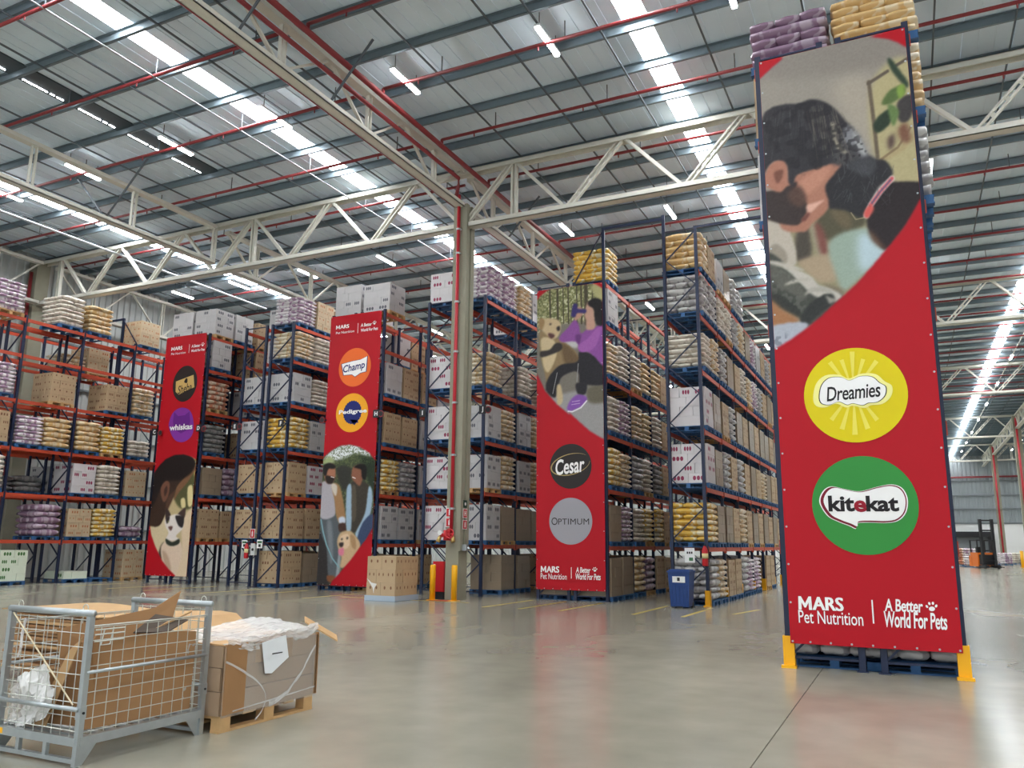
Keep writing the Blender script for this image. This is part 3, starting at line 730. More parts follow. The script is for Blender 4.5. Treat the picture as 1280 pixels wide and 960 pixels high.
class Banner:
    def __init__(s, label, x0, x1, z0, z1, ref_y, step_eyelet=0.5):
        s.ref = ref_y; s.Y = ref_y-0.06
        s.root = thing('hanging_banner', label, 'banner', (0, s.Y, 0)); s.x0, s.x1, s.z0, s.z1 = x0, x1, z0, z1
        MB().box(x0, x1, 0, 0.006, z0, z1, M_CLOTH).obj('cloth', s.root)
        em = shared(('eyelet',), lambda: MB().tube([(0, 0, 0), (0, -0.008, 0)], 0.014, M_GALV, 8).mesh('eyelet'))
        n = int((z1-z0)/step_eyelet)
        for i in range(n+1):
            for x in (x0+0.03, x1-0.03):
                link('eyelet', em, s.root, (x, 0, z0+0.03+(z1-z0-0.06)*i/n))
                if i % 3 == 0: link('lashing', shared(('lash',), lambda: MB().box(-0.008, 0.008, 0, 0.07, -0.008, 0.008, M_DARK).mesh('lashing')), s.root, (x, 0.006, z0+0.03+(z1-z0-0.06)*i/n))
        for i in range(1, 8): link('eyelet', em, s.root, (x0+(x1-x0)*i/8, 0, z0+0.03))
    def P(s, p): return on_y(p[0], p[1], s.ref)
    def shape(s, name, pts_px, m, lay, smooth=False, thick=0.002, parent=None):
        pts = spline(pts_px) if smooth else pts_px
        q = [s.P(p) for p in pts]; return s.flat(name, q, m, lay, parent)
    def flat(s, name, q, m, lay, parent=None):
        bm = bmesh.new(); vs = [bm.verts.new((a, 0, c)) for a, c in q]; f = bm.faces.new(vs); f.normal_update()
        bmesh.ops.triangulate(bm, faces=[f], ngon_method='EAR_CLIP'); bm.normal_update()
        if sum(f.normal.y for f in bm.faces) > 0: bmesh.ops.reverse_faces(bm, faces=bm.faces[:])
        me = bpy.data.meshes.new(name); bm.to_mesh(me); bm.free(); me.materials.append(m)
        return link(name, me, parent or s.root, (0, -0.004-0.0035*lay, 0))
    def disc(s, name, c_px, rx_px, m, lay, n=56, ry=None):
        c = s.P(c_px); r = (s.P((c_px[0]+rx_px, c_px[1]))[0]-s.P((c_px[0]-rx_px, c_px[1]))[0])/2
        return s.flat(name, [(c[0]+r*math.cos(2*math.pi*i/n), c[1]+r*(ry or 1)*math.sin(2*math.pi*i/n)) for i in range(n)], m, lay)
    def text(s, txt, a_px, b_px, m, lay, bold=0.0, shear=0.0, rot=0.0, name='lettering', fit_h=True, sp=1.0, box=None):
        xa, za, xb, zb = box or (*s.P(a_px), *s.P(b_px))
        me = LETTERS[(txt, bold, shear, sp)].copy()
        v = np.array([tuple(x.co) for x in me.vertices]); lo, hi = v.min(0), v.max(0)
        w, h = xb-xa, (zb-za if not rot else zb-za)
        sx = w/(hi[0]-lo[0]); sz = h/(hi[1]-lo[1]) if fit_h else sx
        cx, cz = (xa+xb)/2, (za+zb)/2
        ux = (v[:, 0]-(lo[0]+hi[0])/2)*sx; uz = (v[:, 1]-(lo[1]+hi[1])/2)*sz
        c_, s_ = math.cos(rot), math.sin(rot)
        for i, x in enumerate(me.vertices): x.co = (cx+ux[i]*c_-uz[i]*s_, 0, cz+ux[i]*s_+uz[i]*c_)
        me.materials.clear(); me.materials.append(m); me.name = name; me.update()
        return link(name, me, s.root, (0, -0.004-0.0035*lay, 0))
    def paw(s, c_px, r_px, m, lay):
        cx, cz = s.P(c_px); r = (s.P((c_px[0]+r_px, c_px[1]))[0]-cx); q = MB(); 
        def el(x, z, a, b_, t):
            q.face([(cx+x*r+a*r*math.cos(i*math.pi/6)*math.cos(t)-b_*r*math.sin(i*math.pi/6)*math.sin(t), 0, cz+z*r+a*r*math.cos(i*math.pi/6)*math.sin(t)+b_*r*math.sin(i*math.pi/6)*math.cos(t)) for i in range(12)], m)
        el(0.05, -0.4, 0.52, 0.42, 0.2)
        for x, z, t in ((-0.75, 0.0, 0.5), (-0.3, 0.55, 0.2), (0.3, 0.62, -0.1), (0.8, 0.15, -0.5)): el(x, z, 0.2, 0.29, t)
        return q.obj('paw_mark', s.root, loc=(0, -0.004-0.0035*lay, 0))
M_PW = mat('print_white', (244, 242, 240), 0.45, spec=0.25); M_PBLACK = mat('print_black', (34, 30, 32), 0.45, spec=0.25)
def signature(B, z, mars, petn, div, better, paw, world_, n=0.02):
    """the company name block: z maps measured points to the photograph"""
    (xa, za), (xb, zb_) = B.P(z(*mars[0])), B.P(z(*mars[1])); d_ = (xb-xa)*0.012
    w_, h_ = (xb-xa)*0.31, zb_-za
    B.flat('lettering', [(xa+w_*u, za+h_*v) for u, v in ((0, 0), (0.03, 1), (0.22, 1), (0.5, 0.48), (0.78, 1), (0.97, 1), (1.0, 0), (0.77, 0), (0.755, 0.55), (0.56, 0.17), (0.44, 0.17), (0.245, 0.55), (0.23, 0))], M_PW, 1)
    for lay, dx_ in ((1, -1), (1.3, 1)):   # heavy letters: two passes of ink, slightly apart
        o = B.text('ARS', None, None, M_PW, lay, bold=0.01, box=(xa+w_*1.06, za, xb, zb_)); o.location.x = dx_*d_
    B.text('Pet Nutrition', z(*petn[0]), z(*petn[1]), M_PW, 1, bold=0.004)
    (a, b_) = (B.P(z(*div[0])), B.P(z(*div[1]))); B.flat('divider_line', [(a[0]-0.009, a[1]), (a[0]+0.009, a[1]), (a[0]+0.009, b_[1]), (a[0]-0.009, b_[1])], M_PW, 1)
    B.text('A Better', z(*better[0]), z(*better[1]), M_PW, 1, bold=0.02, shear=0.12, sp=0.95)
    B.paw(z(*paw[0]), paw[1], M_PW, 1)
    B.text('World For Pets', z(*world_[0]), z(*world_[1]), M_PW, 1, bold=0.02, shear=0.12, sp=0.95)

# ---- tallest banner: man nose to nose with a dark puppy
YB = 12.19
B1 = Banner('tallest red banner, man and dark puppy above yellow and green discs', -1.6, 0.49, 0.33, 9.2, YB)
a5 = zoomed(930, 0, 3.84); a6 = zoomed(930, 220, 4.174); ag = zoomed(950, 420, 3.4286); ab = zoomed(960, 680, 4.571)
def z5(*p): return [a5(x, y) for x, y in p]
def z6(*p): return [a6(x, y) for x, y in p]
hair_strands = []
rs = random.Random(3)
for i in range(70):
    x = rs.uniform(110, 480); top = 500+abs(x-320)*0.16+rs.uniform(0, 60); dx = (x-260)*0.22+rs.uniform(-20, 20); L = rs.uniform(90, 230)
    hair_strands.append(('l', (76, 73, 76) if x < 300 else (112, 104, 92), rs.uniform(0.6, 1.3), z5((x, top), (x+dx*0.6, top+L*0.5), (x+dx*1.3, top+L)), rs.uniform(0.12, 0.45)))
fur = []
for i in range(60):
    x, y = rs.uniform(430, 720), rs.uniform(800, 1010); t = rs.uniform(-2.4, -0.6)
    fur.append(('l', (88, 88, 92), rs.uniform(0.6, 1.2), z5((x, y), (x+45*math.cos(t), y+45*math.sin(t))), rs.uniform(0.2, 0.5)))
BIG = [('fill', (150, 142, 132)),
 ('s', (166, 156, 142), 14, z5((420, 420), (600, 380), (620, 800), (560, 760), (480, 560))),
 ('s', (138, 130, 122), 10, z5((75, 200), (780, 130), (780, 300), (75, 390))),
 ('s', (176, 164, 124), 5, z5((612, 415), (800, 310), (850, 900), (640, 790))),
 ('l', (104, 92, 76), 5, z5((600, 405), (625, 600), (645, 790))), ('l', (96, 86, 74), 4, z5((597, 412), (690, 352))), ('l', (96, 86, 74), 4, z5((730, 325), (785, 292))),
 ('l', (170, 150, 110), 7, z5((640, 790), (760, 720), (830, 640)), 0.6), ('l', (120, 100, 76), 3, z5((650, 780), (740, 715), (800, 620)), 0.7),
 ('s', (46, 62, 48), 1.6, z5((688, 292), (712, 300), (745, 345), (785, 400), (782, 432), (742, 392), (706, 345))),
 ('s', (84, 104, 58), 2, z5((662, 500), (700, 445), (760, 420), (772, 455), (720, 500), (675, 515))),
 ('s', (128, 156, 70), 2, z5((735, 430), (768, 416), (770, 465), (745, 485))),
 ('s', (62, 58, 58), 2, z5((738, 500), (800, 465), (806, 560), (770, 600), (738, 575))),
 ('s', (42, 56, 42), 1.8, z5((622, 610), (650, 565), (705, 530), (726, 556), (690, 615), (640, 648))),
 ('s', (98, 122, 72), 2, z5((690, 512), (742, 535), (735, 585), (712, 612))),
 ('s', (84, 66, 62), 3, z5((690, 680), (720, 650), (722, 700), (700, 730))), ('s', (120, 84, 66), 3, z5((740, 630), (780, 600), (800, 680), (760, 690))),
 # room behind the embrace
 ('s', (146, 138, 108), 8, z6((200, 240), (460, 160), (760, 260), (900, 400), (500, 720), (200, 700))),
 ('s', (84, 80, 62), 4, z6((410, 170), (560, 190), (640, 240), (560, 310), (440, 345), (380, 280))),
 ('s', (74, 68, 60), 4, z6((270, 440), (285, 270), (335, 262), (352, 430))), ('s', (150, 140, 120), 3, z6((345, 260), (372, 280), (420, 410), (390, 420))),
 ('s', (122, 74, 66), 3, z6((372, 250), (420, 300), (440, 405), (405, 415))),
 ('s', (168, 148, 122), 3, z6((290, 450), (452, 418), (485, 540), (405, 562), (330, 510))),
 ('s', (148, 164, 150), 4, z6((448, 350), (640, 280), (760, 380), (600, 545), (520, 605), (488, 540))),
 ('s', (180, 200, 206), 6, z6((600, 310), (690, 330), (745, 395), (640, 500), (600, 470))),
 ('s', (120, 110, 92), 4, z6((420, 570), (520, 600), (500, 640), (440, 600))),
 # jacket
 ('s', (184, 174, 160), 1.5, z6((110, 370), (130, 250), (150, 222), (212, 240), (262, 350), (278, 440), (255, 480), (150, 470))),
 ('s', (150, 140, 126), 2, z6((120, 420), (170, 360), (230, 420), (210, 470))),
 ('s', (70, 72, 66), 2, z6((110, 420), (180, 430), (240, 500), (330, 545), (430, 600), (520, 640), (420, 740), (310, 800), (290, 750), (200, 700), (140, 640), (110, 620))),
 ('s', (188, 182, 172), 1.6, z6((205, 478), (290, 500), (350, 530), (395, 575), (460, 598), (515, 632), (470, 662), (430, 622), (390, 640), (330, 600), (250, 520))),
 ('s', (92, 92, 84), 2, z6((150, 480), (240, 520), (300, 580), (330, 640), (250, 620), (160, 560))),
 ('s', (186, 178, 166), 1.5, z6((120, 450), (190, 455), (300, 488), (310, 500), (240, 492), (150, 470))), ('s', (178, 172, 160), 1.6, z6((210, 578), (270, 545), (360, 538), (350, 550), (280, 562))), ('s', (168, 162, 152), 2, z6((318, 628), (350, 590), (420, 585), (470, 612), (420, 612), (360, 612))), ('s', (52, 54, 50), 3, z6((120, 600), (220, 640), (300, 700), (290, 740), (200, 700), (130, 650))), ('noise', (104, 104, 96), 0.5, 5, 31, z6((120, 470), (240, 510), (330, 640), (300, 720), (160, 620)), 0.6),
 ('s', (48, 50, 48), 1.5, z6((300, 740), (360, 660), (450, 620), (470, 660), (380, 740), (318, 795))),
 ('s', (150, 146, 136), 1.5, z6((428, 628), (452, 640), (482, 652), (450, 672), (438, 655))),
 ('s', (160, 112, 76), 3, z6((130, 650), (200, 700), (290, 762), (150, 800))),
 ('s', (172, 176, 186), 2, z6((130, 802), (290, 768), (330, 800), (150, 930))), ('noise', (90, 96, 106), 0.5, 4, 5, z6((140, 850), (230, 830), (180, 920)), 0.55),
 # dog
 ('s', (42, 35, 37), 1.5, z6((660, 180), (740, 60), (830, 38), (940, 50), (930, 130), (830, 290), (745, 390), (690, 345), (645, 270))),
 ('s', (92, 66, 52), 4, z6((650, 285), (690, 320), (748, 392), (720, 385), (670, 345))),
 ('s', (44, 43, 46), 1.5, z6((385, 60), (430, 0), (500, -90), (600, -120), (680, -80), (740, -70), (775, 0), (700, 70), (645, 180), (610, 225), (540, 195), (455, 180), (412, 130))),
 ('s', (66, 66, 70), 3, z6((520, -80), (610, -110), (690, -70), (660, 10), (560, -20))),
 ('s', (104, 92, 70), 2.5, z6((455, 185), (545, 200), (560, 270), (535, 285), (480, 240))), ('l', (150, 136, 108), 1.2, z6((560, 200), (585, 235), (630, 225))),
 ('l', (226, 214, 216), 6.2, z6((640, 215), (662, 160), (712, 90), (772, 22))), ('l', (196, 92, 96), 4.8, z6((640, 215), (662, 160), (712, 90), (772, 22))), ('l', (112, 92, 120), 2.0, z6((668, 150), (712, 90), (765, 30))),
 ('s', (208, 92, 84), 1, z6((625, 205), (650, 165), (680, 175), (650, 225))),
 # man
 ('s', (168, 116, 96), 1.5, z5((210, 870), (300, 820), (420, 770), (470, 790), (430, 850), (392, 905), (410, 990), (380, 1040), (330, 1080), (290, 1120), (180, 1100), (180, 960))),
 ('s', (186, 132, 110), 4, z5((270, 880), (400, 800), (410, 840), (360, 900), (300, 940))),
 ('s', (58, 48, 46), 2.2, z6((100, 100), (180, 80), (235, 60), (280, 40), (270, 110), (320, 140), (335, 180), (300, 250), (262, 265), (190, 255), (130, 235), (100, 200))),
 ('s', (84, 62, 54), 4, z6((230, 100), (290, 60), (330, 130), (300, 170), (250, 150))),
 ('s', (214, 168, 150), 1.2, z6((330, 162), (372, 148), (422, 132), (392, 160), (350, 200), (335, 196))), ('s', (110, 66, 58), 1.2, z6((300, 235), (330, 205), (350, 200), (320, 245))),
 ('s', (52, 50, 54), 1.5, z5((88, 600), (130, 530), (200, 510), (262, 506), (322, 487), (385, 497), (435, 530), (485, 585), (520, 640), (470, 760), (440, 790), (400, 800), (330, 822), (255, 850), (240, 900), (215, 880), (200, 800), (150, 785), (110, 830), (88, 900))),
 ('s', (128, 128, 132), 2.5, z5((495, 610), (550, 650), (592, 738), (585, 762), (530, 748), (480, 690))), ('s', (70, 68, 70), 3, z5((440, 700), (500, 700), (560, 760), (470, 800), (430, 790)))] + hair_strands + [
 ('s', (150, 142, 124), 2, z5((418, 600), (440, 610), (452, 690), (500, 742), (470, 740), (430, 690))), ('s', (160, 160, 160), 2, z5((525, 645), (560, 680), (588, 750), (560, 740), (535, 690))), ('noise', (36, 34, 38), 0.6, 4, 33, z5((420, 600), (520, 620), (590, 740), (560, 770), (440, 790)), 0.55), ('noise', (30, 29, 32), 0.5, 9, 34, z5((95, 600), (320, 490), (430, 560), (400, 790), (250, 840)), 0.55),
 ('s', (172, 118, 98), 1.2, z5((104, 890), (112, 825), (150, 783), (196, 785), (214, 830), (206, 895), (178, 930), (130, 915))),
 ('s', (118, 76, 62), 1.8, z5((148, 835), (190, 822), (186, 860), (165, 890), (152, 870)))] + fur + [
 ('red', RED, 0, z5((60, 250), (190, 290), (135, 335), (75, 392), (60, 400))), ('red', RED, 0, z5((605, 188), (790, 130), (790, 245), (740, 215), (690, 197))),
 ('red', RED, 0, z6((100, 945), (155, 915), (250, 857), (330, 800), (400, 742), (460, 685), (512, 640), (600, 558), (700, 442), (770, 358), (840, 268), (880, 200), (940, 90), (1100, 400), (1100, 1200), (100, 1200)))]
zb = B1.P(a6(300, 925))[1]
photo_print(B1.root, -1.6+0.002, 0.49-0.002, zb, 9.195, -0.004, YB, 0.0105, BIG)
MY = mat('print_yellow', (222, 202, 14), 0.42, spec=0.25); MGN = mat('print_green', (54, 140, 62), 0.42, spec=0.25); MPALE = mat('print_pale_yellow', (236, 222, 92), 0.42, spec=0.25); MRIM = mat('print_yellow_light', (246, 240, 150), 0.42, spec=0.25)
B1.disc('logo_disc', ag(407, 255), 222/3.4286, MY, 1)
for dg_, r1 in ((-38, 165), (-20, 150), (-2, 178), (16, 150), (36, 168), (142, 165), (160, 180), (178, 196), (196, 178), (216, 160)):
    t = math.radians(dg_-90); r0, w = 60, 0.06; c = (402, 240)
    B1.shape('ray', [ag(c[0]+r0*math.cos(t-w), c[1]+r0*math.sin(t-w)*.9), ag(c[0]+r1*math.cos(t-w), c[1]+r1*math.sin(t-w)*.95), ag(c[0]+r1*math.cos(t+w), c[1]+r1*math.sin(t+w)*.95), ag(c[0]+r0*math.cos(t+w), c[1]+r0*math.sin(t+w)*.9)], MPALE, 2)
cloud = [(258, 265), (268, 215), (300, 185), (350, 182), (385, 195), (430, 178), (480, 180), (512, 205), (538, 222), (535, 258), (505, 285), (465, 290), (440, 300), (400, 292), (375, 298), (340, 285), (300, 298), (268, 292)]
def grow(pts, k, c): return [(c[0]+(x-c[0])*k, c[1]+(y-c[1])*k) for x, y in pts]
B1.shape('logo_glow', [ag(*p) for p in grow(cloud, 1.2, (397, 240))], MRIM, 3, True)
B1.shape('logo_outline', [ag(*p) for p in grow(cloud, 1.03, (397, 240))], M_PBLACK, 4, True)
B1.shape('logo_cloud', [ag(*p) for p in cloud], M_PW, 5, True)
B1.text('Dreamies', ag(288, 282), ag(515, 205), M_PBLACK, 6, bold=0.012, shear=0.2, rot=0.035, sp=0.95)
B1.disc('logo_disc', ag(447, 725), 227/3.4286, MGN, 1)
bub = [(262, 715), (275, 670), (310, 648), (370, 660), (430, 668), (500, 650), (560, 640), (605, 655), (628, 700), (622, 755), (590, 790), (540, 800), (470, 798), (418, 802), (413, 824), (385, 812), (340, 795), (295, 770)]
B1.shape('logo_edge', [ag(*p) for p in grow(bub, 1.03, (447, 722))], M_PW, 2, True)
B1.shape('logo_outline', [ag(*p) for p in bub], mat('print_maroon', (122, 22, 42), 0.42, spec=0.25), 3, True)
B1.shape('logo_bubble', [ag(*p) for p in [(x*0.95+447*0.05+4, y*0.93+722*0.07-1) for x, y in bub]], M_PW, 4, True)
for tx, u0, u1, m_ in (('kit', 297, 404, M_PBLACK), ('e', 406, 456, mat('print_crimson', (150, 24, 44), 0.42, spec=0.25)), ('kat', 458, 592, M_PBLACK)):
    B1.text(tx, ag(u0, 754 if tx != 'e' else 756), ag(u1, 684 if tx != 'e' else 705), m_, 5, bold=0.035)
signature(B1, ab, ((178, 372), (428, 305)), ((180, 448), (542, 390)), ((605, 452), (596, 318)), ((668, 382), (882, 318)), ((933, 356), 34/4.571), ((668, 472), (1018, 395)))

# ---- woman drinking beside a golden dog
YC = 22.74
B2 = Banner('red banner with woman drinking beside golden dog, black and grey discs', -10.2, -8.0, 0.3, 9.6, YC, 0.8)
ca_ = zoomed(660, 280, 4.0); cb = zoomed(660, 510, 3.84)
def A(*p): return [ca_(x, y) for x, y in p]
CES = [('fill', (122, 116, 98)), ('p', (150, 148, 104), 4, A((40, 270), (390, 250), (390, 500), (40, 520))),
 ('noise', (206, 204, 168), 0.8, 3, 11, None, 0.62), ('noise', (92, 98, 58), 0.75, 3, 12, A((40, 270), (390, 250), (390, 480), (40, 500)), 0.5),
 ('s', (120, 114, 104), 4, A((40, 560), (390, 520), (390, 900), (40, 900))), ('p', (152, 150, 148), 3, A((60, 880), (390, 800), (390, 1080), (150, 1080))),
 ('s', (104, 98, 82), 3, A((300, 825), (390, 810), (385, 890), (310, 892))), ('s', (186, 184, 182), 4, A((180, 580), (255, 560), (250, 620), (190, 610))),
 *[('l', (74, 68, 52), w, A((x, 290), (x+4, 500))) for x, w in ((112, 2), (150, 2.5), (178, 1.2), (203, 1.6), (246, 1.5), (268, 2), (292, 4.5), (325, 1.5))],
 ('s', (172, 166, 118), 4, A((318, 315), (385, 290), (385, 420), (345, 370))),
 ('s', (142, 120, 86), 2, A((64, 540), (120, 560), (180, 590), (222, 620), (262, 668), (256, 705), (170, 712), (115, 760), (104, 815), (85, 740), (66, 650))),
 ('s', (104, 84, 58), 3, A((175, 600), (235, 640), (258, 690), (190, 700))),
 ('s', (200, 180, 142), 2, A((72, 575), (130, 580), (148, 650), (110, 740), (84, 720), (72, 650))),
 ('s', (52, 46, 44), 1.2, A((66, 640), (112, 630), (140, 600), (170, 600), (172, 630), (120, 655), (70, 668))),
 ('s', (196, 172, 134), 1, A((60, 500), (78, 476), (130, 475), (164, 492), (166, 535), (150, 568), (122, 577), (102, 560), (76, 535))),
 ('s', (152, 122, 84), 1.5, A((57, 492), (72, 472), (88, 490), (76, 530), (64, 530))), ('s', (48, 40, 40), 0.6, A((148, 518), (163, 514), (162, 534), (150, 536))), ('s', (52, 42, 40), 0.5, A((112, 500), (120, 498), (120, 506), (112, 507))),
 ('s', (92, 60, 56), 0.8, A((106, 548), (130, 552), (138, 562), (122, 576), (108, 566))),
 ('s', (40, 38, 42), 1, A((262, 640), (330, 655), (390, 700), (390, 800), (290, 805), (262, 800), (250, 740), (170, 770), (142, 868), (94, 832), (108, 768), (165, 708), (250, 690))),
 ('l', (150, 150, 150), 0.8, A((255, 700), (248, 790))), ('l', (150, 150, 150), 0.8, A((150, 745), (128, 850))),
 ('s', (44, 42, 46), 1, A((245, 800), (296, 800), (290, 852), (252, 850))), ('s', (192, 172, 134), 1.2, A((148, 815), (168, 810), (178, 885), (152, 905))),
 ('s', (136, 78, 148), 1.2, A((165, 562), (205, 520), (238, 480), (258, 510), (268, 550), (300, 528), (335, 522), (390, 500), (390, 705), (335, 665), (300, 640), (262, 640), (246, 592), (170, 592))),
 ('s', (158, 94, 166), 2, A((300, 575), (352, 520), (372, 525), (340, 615), (292, 642), (256, 630), (262, 604))), ('s', (104, 56, 116), 2, A((240, 560), (268, 556), (262, 600), (246, 592))),
 ('s', (190, 150, 130), 1, A((286, 455), (302, 395), (326, 405), (336, 440), (338, 520), (298, 530), (294, 485))), ('s', (32, 28, 30), 1, A((304, 392), (332, 374), (362, 378), (376, 402), (379, 500), (352, 508), (338, 485), (332, 430), (308, 412))),
 ('s', (186, 142, 122), 1, A((236, 430), (268, 418), (280, 450), (252, 480), (236, 478))), ('s', (56, 48, 104), 0.8, A((220, 452), (230, 404), (250, 404), (252, 425), (292, 430), (290, 448), (250, 448), (240, 468), (222, 466))),
 ('s', (132, 84, 168), 0.8, A((200, 918), (218, 880), (250, 855), (290, 862), (298, 882), (268, 914), (222, 936), (204, 934))), ('l', (228, 224, 230), 1.6, A((205, 938), (225, 940), (268, 920), (297, 886))), ('l', (196, 170, 214), 0.8, A((225, 890), (262, 885))), ('l', (196, 170, 214), 0.8, A((222, 905), (262, 898))),
 ('red', RED, 0, A((40, 320), (135, 318), (96, 338), (66, 362), (40, 395))), ('red', RED, 0, A((306, 298), (400, 270), (400, 350), (368, 318), (340, 303))),
 ('red', RED, 0, A((40, 735), (60, 775), (90, 838), (150, 905), (215, 958)) + [cb(*p) for p in ((200, 22), (250, 68), (300, 112), (368, 152), (400, 168), (400, 400), (0, 400))])]
photo_print(B2.root, -10.198, -8.002, B2.P(cb(300, 175))[1], 9.595, -0.004, YC, 0.015, CES, 2)
MBK = mat('print_soft_black', (46, 40, 38), 0.4, spec=0.25); MGOLD = mat('print_gold', (168, 146, 96), 0.4, spec=0.25)
B2.disc('logo_disc', cb(208, 280), 100/3.84, MBK, 1)
ring = []
for i in range(41):
    t = 2*math.pi*(0.03+0.9*i/40)-0.2; ring.append((cb(207+94*math.cos(t), 272+52*math.sin(t)-0.19*94*math.cos(t)), i))
q_out = [p for p, i in ring]; q_in = [cb(207+(94-1-5*math.sin(math.pi*i/40))*math.cos(2*math.pi*(0.03+0.9*i/40)-0.2), 272+(52-1-5*math.sin(math.pi*i/40))*math.sin(2*math.pi*(0.03+0.9*i/40)-0.2)-0.19*94*math.cos(2*math.pi*(0.03+0.9*i/40)-0.2)) for i in range(41)]
sb = MB()
for i in range(40):
    sb.face([(*[B2.P(p)[0] for p in (p_,)], 0, B2.P(p_)[1]) for p_ in (q_out[i], q_out[i+1], q_in[i+1], q_in[i])], MGOLD)
sb.obj('logo_swoosh', B2.root, loc=(0, -0.012, 0))
B2.text('Cesar', cb(136, 318), cb(276, 238), M_PW, 3, bold=0.02, shear=0.25, rot=0.1)
B2.disc('logo_disc', cb(208, 543), 103/3.84, mat('print_silver', (158, 156, 162), 0.42, spec=0.25), 1)
B2.text('O', cb(117, 562), cb(146, 526), MBK, 2); B2.text('PTIMUM', cb(149, 560), cb(297, 531), MBK, 2, sp=1.05)
signature(B2, cb, ((65, 788), (153, 760)), ((65, 820), (190, 796)), ((212, 818), (211, 764)), ((234, 790), (304, 765)), ((324, 775), 12/3.84), ((232, 823), (352, 796)))

# ---- couple walking a golden dog
YD = 22.74
B3 = Banner('red banner with smiling couple and golden dog below orange discs', -18.45, -16.22, 0.17, 9.68, YD, 0.8)
cc = zoomed(180, 530, 4.173); ce = zoomed(180, 340, 4.267)
def C(*p): return [cc(x, y) for x, y in p]
COU = [('fill', (66, 74, 54)), ('noise', (104, 112, 74), 0.7, 3, 21, None, 0.55), ('s', (40, 52, 36), 4, C((1125, 165), (1225, 200), (1225, 420), (1185, 330), (1150, 220))),
 ('s', (222, 226, 226), 3, C((950, 175), (1010, 125), (1080, 108), (1160, 125), (1200, 170), (1110, 155), (1050, 180), (990, 190))), ('noise', (80, 92, 56), 0.7, 2, 22, C((940, 120), (1220, 120), (1220, 200), (940, 210)), 0.55),
 ('s', (158, 168, 120), 3, C((935, 200), (975, 170), (1000, 200), (960, 215))), ('s', (52, 52, 46), 3, C((1010, 230), (1085, 230), (1075, 330), (1040, 340))),
 ('p', (50, 46, 46), 3, C((890, 560), (970, 560), (975, 840), (890, 840))), ('s', (150, 160, 164), 3, C((1000, 540), (1030, 580), (1030, 760), (1000, 800))), ('s', (88, 90, 84), 3, C((1050, 500), (1190, 480), (1190, 560), (1080, 560))),
 ('s', (88, 94, 98), 1.2, C((928, 480), (1000, 470), (1032, 560), (1014, 720), (1002, 800), (968, 800), (958, 650), (930, 570))), ('s', (120, 126, 130), 3, C((960, 520), (985, 520), (992, 680), (978, 720))),
 ('s', (132, 82, 52), 1, C((962, 790), (1002, 796), (992, 822), (964, 820))),
 ('s', (174, 168, 174), 1, C((920, 320), (985, 308), (1002, 400), (1000, 478), (925, 484))), ('s', (158, 120, 82), 1.2, C((985, 318), (1022, 318), (1045, 400), (1056, 495), (1028, 520), (1008, 475), (1000, 400))), ('s', (206, 196, 180), 1, C((983, 312), (1012, 322), (1008, 375), (990, 352))),
 ('s', (200, 208, 222), 0.8, C((1022, 490), (1052, 486), (1054, 518), (1028, 522))), ('s', (70, 48, 40), 1, C((1022, 522), (1058, 520), (1060, 560), (1026, 560))),
 ('s', (168, 112, 86), 0.8, C((944, 240), (965, 212), (996, 212), (1005, 245), (1000, 292), (978, 312), (954, 300))), ('s', (30, 26, 26), 0.8, C((942, 262), (944, 218), (972, 204), (1002, 214), (1000, 234), (968, 236), (956, 270))), ('s', (44, 34, 32), 0.8, C((952, 272), (975, 272), (1000, 282), (986, 312), (960, 308))), ('l', (236, 226, 220), 0.9, C((982, 276), (997, 280))),
 ('s', (62, 56, 48), 1.2, C((1082, 322), (1120, 300), (1155, 302), (1186, 335), (1184, 420), (1150, 505), (1112, 562), (1084, 540))), ('s', (86, 78, 66), 2, C((1090, 340), (1110, 330), (1112, 480), (1092, 500))),
 ('s', (156, 180, 198), 1, C((1062, 350), (1086, 318), (1088, 420), (1086, 545), (1062, 552))), ('s', (156, 180, 198), 1, C((1178, 330), (1197, 360), (1186, 470), (1132, 584), (1108, 572), (1158, 465))),
 ('s', (58, 72, 100), 1.5, C((1150, 510), (1200, 470), (1195, 560), (1130, 640), (1120, 590))),
 ('s', (140, 92, 70), 0.8, C((1088, 262), (1096, 228), (1122, 214), (1150, 222), (1150, 270), (1132, 322), (1104, 302), (1090, 284))), ('s', (26, 22, 22), 0.8, C((1102, 226), (1126, 210), (1160, 214), (1168, 250), (1160, 292), (1142, 278), (1138, 240), (1118, 232))), ('l', (240, 232, 228), 1.0, C((1094, 278), (1108, 284))),
 ('l', (126, 168, 176), 1.5, C((930, 500), (940, 560), (958, 630), (988, 700), (1022, 746))),
 ('s', (200, 168, 130), 1, C((1014, 606), (1034, 566), (1078, 558), (1108, 582), (1134, 630), (1112, 690), (1062, 742), (1030, 746), (1036, 692), (1020, 652))), ('s', (222, 194, 160), 1.5, C((1030, 590), (1070, 575), (1080, 620), (1062, 650), (1034, 640))), ('s', (170, 134, 96), 1.5, C((1082, 580), (1106, 590), (1112, 650), (1090, 640))),
 ('s', (48, 38, 38), 0.6, C((1024, 622), (1046, 618), (1042, 640), (1028, 640))), ('s', (50, 40, 36), 0.5, C((1034, 598), (1042, 596), (1042, 604), (1034, 605))), ('s', (50, 40, 36), 0.5, C((1062, 592), (1070, 590), (1070, 600), (1062, 600))), ('s', (214, 124, 146), 0.8, C((1020, 658), (1046, 646), (1046, 682), (1026, 684))),
 ('red', RED, 0, C((880, 60), (1260, 60), (1260, 260), (1212, 192), (1180, 150), (1130, 120), (1080, 108), (1030, 114), (985, 138), (945, 172), (880, 240))),
 ('red', RED, 0, C((1230, 470), (1197, 545), (1165, 600), (1130, 645), (1095, 695), (1060, 738), (1020, 785), (985, 822), (970, 860), (1300, 880)))]
